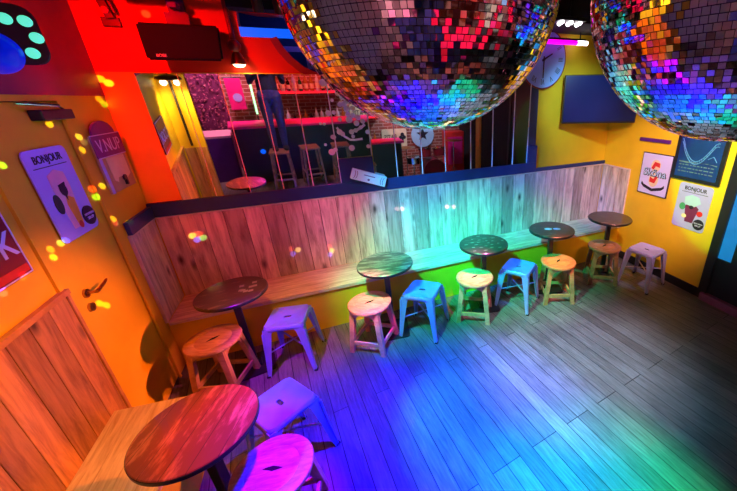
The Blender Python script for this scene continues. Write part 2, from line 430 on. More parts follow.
# right wall, door opening y -1.64..-2.62
mb = MB(); mb.box2((W, -1.64, 0), (W + .12, 0, CZ)); mb.box2((W, -2.62, 2.3), (W + .12, -1.64, CZ)); struct(mb.build('wall_right', M['yellow']))
struct(MB().box2((W, -5.3, 0), (W + .12, -2.62, CZ)).build('wall_right_rear', M['black_rough']))
struct(MB().box2((-.12, -5.3, 0), (W + .12, -5.2, CZ)).build('wall_rear', M['brick']))
# baseboard right and thin left trims
struct(MB().box2((W - .018, -1.62, 0), (W, -BD, .10), .003).build('baseboard_right', M['black']))
mb = MB(); mb.box2((0, -.61, 0), (.014, -.585, 2.16)); mb.box2((0, -1.29, 0), (.014, -1.262, 2.16)); mb.box2((0, -1.29, 2.13), (.03, -.585, 2.16))
struct(mb.build('trim_2', M['yellow']), 'yellow painted frame strips around the poster door')
# black soffit above the clock
struct(MB().box2((3.0, -.55, 2.74), (W, 0, CZ)).build('trim_3', M['black_rough']), 'black boxed soffit above the clock')

# left door with handle
d = struct(MB().box2((-.05, -1.26, .01), (-.006, -.588, 2.125)).build('door_1', M['yellow']), 'yellow door with a drinks poster and lever handle')
mb = MB(); mb.cyl((-.006, -1.10, 1.10), (.006, -1.10, 1.10), .026); mb.cyl((.006, -1.10, 1.10), (.045, -1.10, 1.10), .009)
mb.tube([(.045, -1.105, 1.10), (.046, -1.06, 1.102), (.044, -.99, 1.11), (.04, -.965, 1.112)], [.011, .009, .008, .007])
mb.build('door_handle', M['brass'], d, True)
mb = MB(); mb.cyl((-.006, -1.115, 1.015), (.008, -1.115, 1.015), .026); mb.box((.010, -1.115, 1.015), (.004, .005, .018)); mb.build('keyhole_plate', M['brass'], d, True)
mb = MB(); mb.box2((-.006, -.86, 2.03), (.05, -.57, 2.085), .006)
mb.build('door_closer', M['black'], d)
mb = MB(); mb.tube([(.03, -.62, 2.09), (.10, -.80, 2.105), (.03, -.98, 2.12)], .008); mb.build('closer_arm', M['chrome'], d)

# right door: black frame, narrow lit pane
d = struct(MB().box2((W - .02, -1.71, 0), (W + .06, -1.62, 2.3), .004).box2((W - .02, -2.62, 2.22), (W + .06, -1.71, 2.3)).box2((W - .02, -2.62, 0), (W + .06, -2.55, 2.22)).build('door_2', M['black']), 'black glazed street door at the right edge')
mb = MB(); mb.box2((W, -1.84, .09), (W + .045, -1.71, .51)); mb.box2((W, -2.55, .09), (W + .045, -1.84, 2.22)); mb.box2((W, -1.84, 2.1), (W + .045, -1.71, 2.22)); mb.build('door_panel', M['black'], d)
MB().box2((W + .01, -1.84, .51), (W + .03, -1.71, 2.1)).build('door_pane', M['door_glass'], d)
struct(MB().box2((W - .05, -2.6, 0), (W + .1, -1.665, .085), .006).build('trim_4', M['purple_wood']), 'purple timber threshold under the black door')

# ------------------------------------------------------------------ boards, ledge, benches
def boards(axis, a0, a1, other, z0, z1, th=.014, w=.16, inward=1):
    mb = MB(); n = max(1, round((a1 - a0) / w)); ww = (a1 - a0) / n; g_ = .0022
    for k in range(n):
        s0 = a0 + k * ww + g_; s1 = a0 + (k + 1) * ww - g_
        if axis == 'x': mb.box2((s0, other - th, z0), (s1, other - .001, z1), .0025)
        else: mb.box2((min(other, other + inward * th), s0, z0), (max(other, other + inward * th), s1, z1), .0025)
    return mb
thn = .014
bp_ = tag(boards('x', .016, W - .016, -.001, .45, ZP, thn).build('board_panelling', M['panel']), 'long weathered vertical board panelling behind the wall bench', 'panelling')
MB().box2((.016, -.005, .45), (W - .016, -.001, ZP)).build('backing', M['black_rough'], bp_)
MB().box2((.002, -.024, ZP + .001), (W - .002, -.001, ZP + .018), .003).build('capping', M['trim'], bp_)
for x_, sg, lb in ((.001, 1, 'short return of dark boards on the left wall at the bench end'), (W - .001, -1, 'short return of pinkish boards on the right wall at the bench end')):
    q = tag(boards('y', -BD, -.017, x_ , .452, ZP, thn, .15, sg).build('board_panelling', M['panel']), lb, 'panelling')
    MB().box2((x_, -BD, .452), (x_ + sg * .004, -.017, ZP)).build('backing', M['black_rough'], q)
    MB().box2((x_, -BD - .012, ZP + .001), (x_ + sg * .024, -.026, ZP + .018), .003).box2((x_, -BD - .012, .452), (x_ + sg * .022, -BD, ZP + .001), .003).build('capping', M['trim'], q)
# navy ledge
mb = MB(); mb.box2((.002, -.035, ZP + .018), (3.84, -.001, 1.338), .004); mb.box2((.002, -BD, ZP + .018), (.032, -.036, 1.315), .004); mb.box2((3.84, -.03, ZP + .018), (W, -.001, 1.262), .003)
tag(mb.build('mirror_ledge', M['navy']), 'long navy painted ledge below the wall mirrors', 'ledge')
mb = MB(); mb.box2((1.535, -.05, 1.338), (1.86, -.001, 1.575), .006)
tag(mb.build('boxed_housing', M['navy']), 'navy painted box standing on the ledge between the two mirror runs', 'box')
mb = MB(); mb.box2((3.70, -.05, 1.338), (3.83, -.001, 1.545), .006); mb.box2((3.70, -.03, 1.545), (3.815, -.001, 2.30), .003); 
tag(mb.build('mirror_end_post', M['navy']), 'dark navy post closing the right end of the mirrors beside the clock', 'post')

# back bench
t = thing('wall_bench', 'long wall bench with pale wooden seat and yellow front along the back wall', 'bench', (0, 0, 0))
mb = MB(); nb = 4
for k in range(nb):
    y0 = -BD + k * (BD - .014) / nb
    xs = [0.0165, 1.25 + .3 * (k % 2), 2.6 + .4 * (k % 2), 3.9 - .5 * (k % 2), W - .003]
    for a, b in zip(xs, xs[1:]): mb.box2((a + .0008, y0 + .0008, .418), (b - .0008, y0 + (BD - .014) / nb - .0008, .45), .0015)
mb.build('seat', M['bench_top'], t)
MB().box2((.002, -.44, .0), (W - .002, -.415, .418)).build('front', M['yellow'], t)
# near bench
t = thing('side_bench', 'short pale wooden wall bench in the lower left corner beside the red brown table', 'bench', (0, 0, 0))
mb = MB()
for k in range(4):
    x0 = .016 + k * .0985
    ya = -1.375 - .014 * k
    mb.hexa([(x0 + .0008, -2.39, .418), (x0 + .0977, -2.39, .418), (x0 + .0977, ya - .014, .418), (x0 + .0008, ya, .418)], [(x0 + .0008, -2.39, .45), (x0 + .0977, -2.39, .45), (x0 + .0977, ya - .014, .45), (x0 + .0008, ya, .45)])
mb.build('seat', M['bench_top_y'], t)
mb = MB(); mb.box2((.36, -2.39, 0), (.385, -1.44, .418)); mb.box2((.016, -1.44, 0), (.36, -1.415, .418)); mb.build('front', M['yellow'], t)
# left wainscot
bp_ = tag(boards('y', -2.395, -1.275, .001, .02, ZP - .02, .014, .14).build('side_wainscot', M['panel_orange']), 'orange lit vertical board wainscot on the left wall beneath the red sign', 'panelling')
MB().box2((.001, -2.395, .02), (.005, -1.277, ZP - .02)).build('backing', M['black_rough'], bp_)
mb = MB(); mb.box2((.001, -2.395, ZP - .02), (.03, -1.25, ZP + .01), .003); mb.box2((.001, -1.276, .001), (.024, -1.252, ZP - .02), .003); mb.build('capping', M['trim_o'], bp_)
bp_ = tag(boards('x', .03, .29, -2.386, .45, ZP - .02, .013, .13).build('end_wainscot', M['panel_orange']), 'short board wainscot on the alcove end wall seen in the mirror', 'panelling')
# fix orientation of that piece: boards face +y
bp_.location = (0, 0, 0)

# ------------------------------------------------------------------ mirrors
def mirror_piece(x0, x1, z0, z1, a, b, label, root, dots=(), arcs=()):
    xc = (x0 + x1) / 2; w = (x1 - x0) - .006; h = z1 - z0
    t = MB().box2((-w / 2, -.001, 0), (w / 2, .004, h)).build('mirror_panel', M['mirror'], root, loc=(xc, -.022, z0), rot=(R(a), 0, R(b)))
    MB().box2((w / 2 - .002, -.006, 0), (w / 2 + .007, .005, h), .001).build('edge_bead', M['bead'], t)
    for (x, z, r) in dots:
        if x0 + .004 < x < x1 - .004: MB().cyl((x - xc, -.001, z - z0), (x - xc, -.003, z - z0), r, seg=14).build('painted_dot', M['paint_dot'], t)
    for (p, r) in arcs:
        q = [(x, z) for (x, z) in p if x0 + .004 < x < x1 - .01]
        if len(q) < 2: continue
        up_ = []; dn = []
        for i, s1 in enumerate(q):
            p0, p1 = q[max(i - 1, 0)], q[min(i + 1, len(q) - 1)]
            dx, dz = p1[0] - p0[0], p1[1] - p0[1]; L = math.hypot(dx, dz); nx, nz = -dz / L * r, dx / L * r
            up_.append((s1[0] - xc + nx, s1[1] - z0 + nz)); dn.append((s1[0] - xc - nx, s1[1] - z0 - nz))
        MB().prism(up_ + dn[::-1], -.003, -.001).build('painted_swirl', M['paint_dot'], t)
    return t
def upx(q, y=0.0):   # photo pixel -> point on the wall plane, used only to place flat artwork on the wall
    dd = f + r2 * ((q[0] - 466.499) / 335.1134) + u2 * ((235.0259 - q[1]) / 335.1134)
    k = (y - CP.y) / dd.y; P = CP + dd * k; return (P.x, P.z)
px_d = [(327.4, 112.6, 4.6), (333, 112, 3.2), (348.3, 119.3, 6), (345.7, 108.6, 5), (322, 83, 6.5), (327, 81, 4.5), (337, 93, 5.5), (341, 97, 4.5), (345.7, 100.7, 5), (339, 104, 4), (351.5, 108, 4.5), (357, 117, 5), (355.7, 122.9, 5), (339, 119, 3.2), (351, 131.5, 4.5), (355, 130, 3.5), (360, 127, 3), (367, 131.5, 4), (333, 136.5, 4), (352.5, 136, 3), (361.5, 110, 3.5), (320, 123, 2), (323.5, 123.5, 2), (339, 131.4, 5), (342, 133.5, 4), (332, 136.4, 3.4), (325, 144, 2), (331.4, 151.4, 6), (335, 149, 3.5), (351.4, 147.5, 5.5), (368, 146, 3.4), (358, 103, 3), (362, 121, 4), (347, 114, 4), (331, 100, 2.5), (352, 115, 4.5), (343, 104, 5)]
dots = [(*upx((a, b)), r * .0042 + .005) for a, b, r in px_d]
arcs = [([upx(q) for q in [(336, 127), (340, 132), (344, 136), (349.8, 139.3), (355, 139.4), (362, 138.4)]], .010), ([upx(q) for q in [(350, 131), (356, 129.5), (360, 127.5), (364, 124)]], .012)]
mir1 = thing('wall_mirror', 'left mirror of tall glass strips with painted pale dots, above the bench', 'mirror', (0, 0, 0))
mir2 = thing('wall_mirror', 'right mirror of tall glass strips between the navy box and the clock', 'mirror', (0, 0, 0))
e1 = [.245, .495, .756, 1.023, 1.278, 1.535]
for k in range(5): mirror_piece(e1[k], e1[k + 1], 1.34, 2.31, 4.2, 3.6, None, mir1, dots, arcs)
mirror_piece(1.535, 1.86, 1.58, 2.31, 4.2, 3.6, None, mir1, dots, arcs)
e2 = [1.866, 2.10, 2.373, 2.638, 2.945, 3.22, 3.496, 3.70]
for k in range(7): mirror_piece(e2[k], e2[k + 1], 1.34, 2.31, 1.0, 0, None, mir2)

# pale tilted box leaning on the ledge
t = thing('tilted_box', 'pale blue oblong box hung at a tilt on the navy housing', 'box', (1.795, -.075, 1.375), (0, R(21), 0))
MB().box((0, 0, 0), (.345, .045, .105), None, .006).build('case', M['pale_box'], t)
for s in (-1, 1):
    mb = MB()
    for q in (0, .02): mb.tube([(s * (.148 - q) - s * .012 * math.cos(a), -.0235, .034 * math.sin(a) * 1.1) for a in [R(-80 + 20 * k) for k in range(9)]], .0022, 5)
    mb.build('black_arc', M['ink'], t)
mb = MB(); mb.cyl((.0, -.0228, -.02), (.0, -.0236, -.02), .012); mb.box((.0, -.0232, .018), (.11, .0012, .008)); mb.build('grey_print', M['chalk_dim'], t)

# ------------------------------------------------------------------ clock
cc = upx((540, 57.5), -.03)
t = thing('wall_clock', 'large round pale blue wall clock with roman numerals under the pink tube', 'clock', (3.845, -.03, 2.475))
mb = MB(); mb.cyl((0, .028, 0), (0, -.012, 0), .305, seg=64); mb.build('case', M['dark_red'], t, True)
mb = MB(); mb.cyl((0, -.0125, 0), (0, -.016, 0), .29, seg=64); mb.build('dial', M['clock_face'], t)
for k, s in enumerate(['XII', 'I', 'II', 'III', 'IIII', 'V', 'VI', 'VII', 'VIII', 'IX', 'X', 'XI']):
    a = R(-30 * k); text(s, .085, M['ink'], t, (-math.sin(a) * .225, -.0165, math.cos(a) * .225), (R(90), -a, 0), name='numeral', sx=.7)
mb = MB(); mb.prism([(-.008, -.03), (.008, -.03), (.006, .19), (-.006, .19)], -.021, -.018); o = mb.build('minute_hand', M['ink'], t, rot=(0, R(180), 0))
mb = MB(); mb.prism([(-.010, -.03), (.010, -.03), (.006, .12), (-.006, .12)], -.024, -.0215); o = mb.build('hour_hand', M['ink'], t, rot=(0, R(62), 0))
MB().cyl((0, -.016, 0), (0, -.027, 0), .014).build('hub', M['ink'], t)
# pink tube
t = thing('neon_tube', 'glowing pink tube light above the clock', 'lamp', (3.845, -.14, 2.635))
mb = MB(); mb.cyl((-.5, 0, 0), (.36, 0, 0), .022); mb.build('tube', M['pink_neon'], t, True)
mb = MB(); mb.cyl((.36, 0, 0), (.50, 0, 0), .023); mb.build('lit_end', M['white_led'], t, True)
mb = MB(); mb.box((0, .0, .031), (.95, .02, .018)); mb.cyl((-.4, 0, .035), (-.4, 0, .104), .008); mb.cyl((.4, 0, .035), (.4, 0, .104), .008); mb.build('mount', M['black'], t)
# white led cluster
t = thing('led_cluster', 'small cluster of bright white lamps under the dark ceiling above the clock', 'lamp', (3.66, -.64, 2.705))
mb = MB(); mb.box((0, 0, .03), (.30, .16, .03), None, .006); mb.cyl((0, 0, .04), (0, 0, .243), .012); mb.build('housing', M['black'], t)
for i in range(3):
    for j in range(2): MB().sphere((-.10 + .1 * i + .03 * j, -.04 + .08 * j, .008), .020, 14).build('bulb', M['white_led'], t, True)

# ------------------------------------------------------------------ television in the right corner
t = thing('television', 'dark blue flat television hung across the back right corner', 'television', (4.50, -.30, 2.05), (0, 0, R(-28)))
TVW = .86
MB().box((0, .02, 0), (TVW, .045, .53), None, .006).build('case', M['black'], t)
MB().box((0, -.0035, .004), (TVW - .03, .004, .495)).build('screen', M['tv'], t)
mb = MB(); mb.box((0, .07, 0), (.16, .06, .16)); mb.build('wall_mount', M['black'], t)

# ------------------------------------------------------------------ posters and signs
def bonjour(loc, rot, label, cup):
    t = thing('drinks_poster', label, 'poster', loc, rot)
    MB().prism(round_rect(.36, .50, .035), -.006, 0).build('card', M['lilac'], t)
    text('BONJOUR', .055, M['ink'], t, (0, -.0075, .195), (R(90), 0, 0), sx=.95, bold=.001)
    MB().box((0, -.0068, .155), (.28, .0012, .004)).build('rule', M['ink'], t)
    if cup == 'shake':
        MB().prism([(-.05, -.20), (.045, -.20), (.075, .03), (.07, .11), (.0, .135), (-.07, .11), (-.075, .03)], -.0078, -.006).build('cup_print', M['pink_print'], t)
        MB().prism([(-.005, -.18), (.04, -.18), (.055, -.04), (.0, -.01), (-.02, -.06)], -.0092, -.0079).build('orange_print', M['orange_print'], t)
        mb = MB(); mb.prism(disc_pts(-.085, -.045, .03, .055), -.0096, -.006); mb.prism(disc_pts(.0, .02, .03, .035), -.0112, -.0094); mb.prism([(-.03, .05), (.035, .06), (.0, -.04)], -.0105, -.0094); mb.build('dark_fruit', M['ink'], t)
        MB().prism(disc_pts(.015, -.19, .018, .022), -.0105, -.0079).build('berry', M['red_print'], t)
    else:
        MB().prism([(-.04, -.17), (.045, -.17), (.08, .0), (.05, .02), (-.05, .03), (-.07, .0)], -.0078, -.006).build('cup_print', M['plum'], t)
        MB().prism([(-.08, .02), (-.09, .10), (-.02, .135), (.06, .12), (.09, .06), (.03, .01)], -.009, -.0079).build('cream_swirl', M['pale_blue_print'], t)
        MB().prism(disc_pts(-.10, -.01, .035, .04), -.0075, -.006).build('leaf_print', M['green_print'], t)
        MB().prism(disc_pts(.10, -.05, .032, .03), -.0075, -.006).build('berry', M['red_print'], t)
        MB().prism(disc_pts(-.06, -.11, .028, .022), -.0085, -.006).build('lime_print', M['cream'], t)
        MB().prism(disc_pts(.0, .0, .024, .02), -.0105, -.0091).build('face_patch', M['ink'], t)
    MB().prism(disc_pts(.115, -.165, .058), -.0125, -.0055).build('round_sticker', M['ink'], t)
    text('NOUVEAU', .02, M['lilac_light'], t, (.115, -.0135, -.155), (R(90), 0, 0)); text('SIROP', .024, M['lilac_light'], t, (.115, -.0135, -.18), (R(90), 0, 0))
    return t
# left wall posters face +x : rotate z by 90
bonjour((.002, -.90, 1.645), (0, R(0), R(90)), 'lilac milkshake poster headed BONJOUR on the yellow door', 'shake')
bonjour((W - .002, -1.33, .955), (0, 0, R(-90)), 'lilac drinks poster headed BONJOUR on the right wall below the chalkboard', 'mojito')
# purple headed sign
t = thing('bottle_opener_sign', 'purple headed tin sign with beige plaque hung beside the poster door', 'sign', (.004, -.262, 1.715), (0, 0, R(90)))
MB().box((.0, -.006, 0), (.38, .012, .38), None, .002).build('backing', M['kraft'], t)
mb = MB(); mb.prism([(-.195, .05), (.20, .05), (.20, .20), (-.195, .20)], -.02, -.012); mb.build('header', M['purple_sign'], t)
mb = MB(); mb.prism([(-.15, .20)] + disc_pts(0, .20, .15, .085, 14, 0, PI)[::1], -.018, -.006); mb.build('crest', M['purple_sign'], t)
for z in (.052, .198): MB().box((.0, -.0205, z), (.395, .0015, .006)).build('rule', M['lilac_light'], t)
text('V.NUP', .12, M['lilac_light'], t, (0, -.0212, .122), (R(90), 0, 0), sx=.95)
MB().prism([(-.10, .045), (.15, .045), (.15, -.10), (.07, -.13), (.05, -.10), (-.04, -.10), (-.06, -.13), (-.10, -.11)], -.016, -.012).build('plaque', M['cream'], t)
mb = MB(); mb.prism(disc_pts(.04, -.115, .022), -.024, -.012); mb.box((.04, -.02, -.145), (.02, .016, .04)); mb.build('opener', M['black'], t)
MB().box((-.17, -.014, -.07), (.03, .005, .24)).build('side_band', M['lilac'], t)
# red K sign
t = thing('red_sign', 'deep red enamel sign with pale capital K at the left edge', 'sign', (.004, -1.60, 1.545), (0, 0, R(90)))
MB().prism(round_rect(.46, .34, .012), -.012, 0).build('plate', M['dark_red'], t)
mb = MB()
for z in (.163, -.163): mb.box((0, -.013, z), (.45, .004, .006))
for x in (-.224, .224): mb.box((x, -.013, 0), (.006, .004, .33))
mb.build('border', M['lilac_light'], t)
text('COOK', .16, M['lilac_light'], t, (-.015, -.0135, -.015), (R(90), 0, 0), sx=.95, bold=.002)
MB().box((.0, -.0135, -.135), (.43, .003, .035)).build('red_band', M['red_print'], t)
# round table poster, right wall
t = thing('drinks_sign', 'framed pale lilac sign with red and white emblem on the right wall', 'sign', (W - .002, -.825, 1.215), (0, 0, R(-90)))
MB().box((0, -.008, 0), (.395, .016, .49), None, .003).build('frame', M['ink'], t)
MB().prism(round_rect(.375, .47, .01), -.019, -.016).build('card', M['lilac_light'], t)
mb = MB(); mb.prism(disc_pts(0, .105, .062, .07), -.0205, -.019); mb.prism(disc_pts(0, -.06, .062, .085), -.0205, -.019); mb.build('emblem_disc', M['cream'], t)
for q_ in ([(-.055, .07), (-.02, .15), (.05, .14), (.055, .09), (.0, .10), (-.02, .06)], [(.05, -.02), (.02, -.10), (-.05, -.09), (-.05, -.03), (.0, -.05), (.02, -.01)]): MB().prism(q_, -.0215, -.0206).build('emblem', M['red_print'], t)
text('Sköna', .125, M['ink'], t, (.004, -.0222, .018), (R(90), 0, 0), sx=1.0, bold=.005); text('Sköna', .125, M['pale_blue_print'], t, (0, -.0236, .022), (R(90), 0, 0), sx=1.0)
mb = MB(); mb.prism([(-.15, -.10), (-.12, -.13), (.0, -.165), (.12, -.13), (.15, -.10), (.155, -.135), (.12, -.165), (.0, -.20), (-.12, -.165), (-.155, -.135)], -.021, -.019); mb.build('ribbon', M['ink'], t)
# chalkboard
t = thing('chalkboard', 'black framed blue chalkboard with looping track drawing beside the door', 'board', (W - .002, -1.29, 1.48), (0, 0, R(-90)))
MB().box((0, -.012, 0), (.52, .024, .50), None, .003).build('frame', M['black'], t)
MB().box((.0, -.026, 0), (.44, .004, .43)).build('board', M['board_blue'], t)
mb = MB()
for off in (0, .03):
    mb.tube([(-.20 + .40 * k / 20, -.029, .16 - off - .20 * math.sin(PI * min(1, k / 20 * 1.15)) + (.02 if k < 2 else 0)) for k in range(20)], .0045, 5)
for k in range(1, 19):
    x = -.20 + .40 * k / 20; z = .16 - .20 * math.sin(PI * min(1, k / 20 * 1.15)); mb.tube([(x, -.029, z), (x, -.029, z - .03)], .002, 4)
mb.tube([(.10, -.029, -.0), (.15, -.029, .03), (.19, -.029, -.02)], .004, 5)
mb.build('track_drawing', M['chalk'], t)
mb = MB()
for j in range(3):
    x = -.19
    while x < .17:
        w = random.uniform(.015, .05); mb.box((x + w / 2, -.0285, -.085 - j * .035), (w, .001, .010)); x += w + .012
mb.prism([(-.20, -.05), (.20, -.05), (.20, -.062), (.1, -.045), (-.1, -.066), (-.20, -.06)], -.029, -.028)
mb.build('chalk_writing', M['chalk_dim'], t)
# purple plaque above the round sign
t = tag(MB().box((W - .0105, -.74, 1.60), (.02, .40, .04), None, .003).build('small_plaque', M['purple_sign']), 'thin purple plaque fixed above the lilac sign on the right wall', 'plaque')

# ------------------------------------------------------------------ speaker, bracket, lamp
t = thing('wall_speaker', 'black box loudspeaker bracketed high on the red lit wall', 'speaker', (.635, -.02, 2.50))
mb = MB(); lo = [(-.255, -.19, -.115), (.205, -.19, -.115), (.16, -.03, -.10), (-.19, -.03, -.10)]; hi = [(-.265, -.16, .12), (.225, -.16, .12), (.17, -.03, .12), (-.20, -.03, .12)]
mb.hexa(lo, hi); bmesh.ops.bevel(mb.bm, geom=mb.bm.edges[:], offset=.014, segments=3, affect='EDGES'); mb.build('cabinet', M['speaker'], t, True)
text('BOSE', .026, M['white'], t, (-.16, -.1905, -.085), (R(83), 0, 0), bold=.0006)
mb = MB(); mb.box((-.03, -.06, .16), (.14, .04, .08)); mb.box((-.03, -.015, .22), (.10, .03, .20)); mb.box((-.03, -.07, .24), (.05, .12, .03)); mb.build('bracket', M['purple_sign'], t)
t = thing('wall_bracket', 'black hinged metal wall bracket in the upper left of the red lit wall', 'bracket', (.20, -.01, 2.72))
mb = MB(); mb.box((.0, -.0, -.085), (.10, .018, .06), None, .003); mb.box((-.01, -.015, .05), (.05, .03, .24), Matrix.Rotation(R(-10), 3, 'Y'), .004); mb.box((.03, -.02, .06), (.018, .04, .2), Matrix.Rotation(R(-10), 3, 'Y'), .003); mb.build('plate', M['black'], t)
mb = MB(); mb.cyl((0, -.012, -.02), (0, -.045, -.02), .022); mb.build('pivot', M['chrome'], t, True)
t = thing('picture_lamp', 'small brass wall lamp on a drop rod lighting the top of the mirrors', 'lamp', (.91, -.03, 2.95))
mb = MB(); mb.cyl((0, 0, 0), (0, 0, -.40), .018); mb.box((0, .015, -.05), (.05, .03, .1)); mb.build('rod', M['dark_red'], t, True)
mb = MB(); mb.sphere((0, -.01, -.44), .045, 18); mb.build('joint', M['dark_red'], t, True)
mb = MB(); mb.lathe([(.02, .06), (.035, .04), (.05, -.01), (.056, -.03), (.05, -.03), (.0, -.02)], (0.005, -.03, -.545)); mb.build('lamp_shade', M['brass'], t, True)
mb = MB(); mb.lathe([(0, -.028), (.045, -.028), (.03, -.046), (0, -.05)], (0.005, -.03, -.545)); mb.build('bulb', M['warm_bulb'], t, True)

# recess contents
MB_ = MB().box2((.965, .004, 2.584), (2.29, .03, 2.648)); tag(MB_.build('blue_lit_beam', M['blue_glow']), 'bright blue lit beam running across the raised opening', 'lit beam')  # beam's blue light painted as emission
MB_ = MB().box2((.72, .145, 2.50), (2.58, .17, 2.54)); tag(MB_.build('recess_rail', M['lilac']), 'dim violet rail behind the bright blue bar', 'rail')
t = thing('recess_poster', 'small white and red print standing inside the raised opening', 'poster', (1.48, .35, 2.46), (R(-6), 0, 0))
MB().box((0, 0, 0), (.12, .01, .17)).build('card', M['lilac_light'], t)
mb = MB(); mb.prism([(-.04, .06), (0, .03), (.04, .06), (.03, 0), (.04, -.06), (0, -.02), (-.04, -.06), (-.03, 0)], -.009, -.006); mb.build('red_figure', M['red_print'], t)

tag(MB().box2((.93, -.14, 2.75), (2.95, -.004, CZ - .002), .004).build('ceiling_duct', M['speaker']), 'dark boxed duct running above the raised opening', 'duct')
# ceiling bar with red lamps
t = thing('lighting_bar', 'dark ceiling lighting bar above the raised opening', 'lighting bar', (1.0, -.35, 2.80))
mb = MB(); mb.cyl((-.75, 0, 0), (1.1, 0, 0), .022); mb.cyl((-.75, 0, .08), (1.1, 0, .08), .018)
for k in range(8): mb.tube([(-.75 + .23 * k, 0, 0), (-.63 + .23 * k, 0, .08), (-.52 + .23 * k, 0, 0)], .007, 5)
mb.cyl((-.5, 0, 0), (-.5, 0, .149), .012); mb.cyl((.8, 0, 0), (.8, 0, .149), .012)
mb.build('truss', M['black'], t)
for i, (x, s, lb) in enumerate([(.15, .035, 'small red stage lamp, left of the two on the ceiling bar'), (.30, .05, 'red stage lamp beside the large mirror ball on the ceiling bar')]):
    q = thing('stage_lamp', lb, 'lamp', (1.0 + x, -.35, 2.775), (R(25), 0, 0), 'stage lamps on the ceiling bar')
    MB().lathe([(s * .6, .06), (s, .02), (s, -.05), (s * .85, -.05)], (0, 0, -.03), 20).build('can', M['black'], q, True)
    MB().lathe([(0, -.055), (s * .8, -.045), (s * .8, -.03)], (0, 0, -.03), 20).build('lens', M['red_bulb'], q, True)

# ------------------------------------------------------------------ multi-beam effect light, upper left
fc = Vector((.44, -1.755, 2.275))
nrm = (CP - fc).normalized()
zz = Vector((0, 0, 1)); xx = zz.cross(nrm).normalized(); yy = nrm.cross(xx)
fm = Matrix((xx, yy, nrm)).transposed().to_4x4()
t = thing('effect_light', 'black party light with teal lenses ringed around a blue dome, upper left', 'lamp', fc)
t.matrix_world = Matrix.Translation(fc) @ fm
mb = MB(); mb.prism([(x_, y_ + .055) for x_, y_ in round_rect(.252, .18, .04)], -.07, 0, 'XY'); bmesh.ops.bevel(mb.bm, geom=mb.bm.edges[:], offset=.004, segments=1, affect='EDGES'); mb.build('housing', M['black'], t)
for (x_, y_) in [(.058, .100), (.100, .098), (.110, .050), (.086, .002), (-.058, .100), (-.100, .098), (-.110, .050), (-.086, .002)]:
    MB().lathe([(0, .007), (.011, .005), (.017, .0)], (x_, y_, 0), 20).build('lens', M['teal_lens'], t, True)
MB().lathe([(0, .060), (.02, .056), (.045, .042), (.060, .02), (.066, 0)], (0, 0, 0), 36).build('dome', M['blue_dome'], t, True)
mb = MB(); q = fm.inverted().to_3x3()
top = q @ (Vector((.0, 0, CZ)) - Vector((0, 0, fc.z))); mb.tube([(0, 0, -.07), Vector((0, 0, -.09)), top + Vector((0, 0, -.09))], .010); mb.build('drop_rod', M['black'], t)

# ------------------------------------------------------------------ disco balls
def disco(loc, rad, label, seed, chain_top=CZ, spin=0, tilt=(0, 0)):
    rnd = random.Random(seed)
    t = thing('mirror_ball', label, 'mirror ball', loc, (tilt[0], tilt[1], spin), 'mirror balls')
    vs = []; fs = []
    size = .0093; rows = int(PI * rad / size)
    for i in range(rows):
        th = PI * (i + .5) / rows; cr = 2 * PI * rad * math.sin(th); n = max(3, int(cr / size)); ph0 = rnd.random()
        rowt = rnd.gauss(0, .03)
        for j in range(n):
            if rnd.random() < .004: continue
            ph = 2 * PI * (j + ph0) / n
            nn = Vector((math.sin(th) * math.cos(ph), math.sin(th) * math.sin(ph), math.cos(th)))
            e1_ = Vector((-math.sin(ph), math.cos(ph), 0)); e2_ = nn.cross(e1_)
            c = nn * (rad + .0006)
            n2 = (nn + e1_ * rnd.gauss(0, .052) + e2_ * (rowt + rnd.gauss(0, .052))).normalized()
            a = (e1_ - n2 * e1_.dot(n2)).normalized(); b = n2.cross(a)
            hw = min(size, cr / n) * .46; hh = size * .45
            k = len(vs)
            for (p, s) in ((-1, -1), (1, -1), (1, 1), (-1, 1)): vs.append(c + a * p * hw + b * s * hh)
            for (p, s) in ((-1, -1), (1, -1), (1, 1), (-1, 1)): vs.append(c + a * p * hw + b * s * hh - n2 * .0022)
            fs.append((k, k + 1, k + 2, k + 3))
            for m_ in range(4): fs.append((k + m_, k + 4 + m_, k + 4 + (m_ + 1) % 4, k + (m_ + 1) % 4))
    me = bpy.data.meshes.new('mirror_tiles'); me.from_pydata(vs, [], fs); me.materials.append(M['tile'])
    o = bpy.data.objects.new('mirror_tiles', me); C.objects.link(o); o.parent = t
    MB().sphere((0, 0, 0), rad - .0022, 96).build('core', M['grout'], t, True)
    mb = MB(); mb.cyl((0, 0, rad - .012), (0, 0, rad + .03), .03); mb.cyl((0, 0, rad + .03), (0, 0, rad + .05), .012); mb.build('top_cap', M['chrome'], t, True)
    mb = MB(); mb.tube([(0, 0, rad + .05), (0, 0, chain_top - loc[2])], .005); mb.cyl((0, 0, chain_top - loc[2] - .05), (0, 0, chain_top - loc[2] - .001), .04); mb.build('chain_and_motor', M['black'], t)
    return t
disco((1.57897605, -2.80945906, 2.30231182), .249, 'larger mirror ball hanging in front of the wall mirrors', 3)
disco((2.02301062, -3.13018733, 2.28223953), .249, 'second mirror ball hanging at the upper right corner', 5, spin=.4)

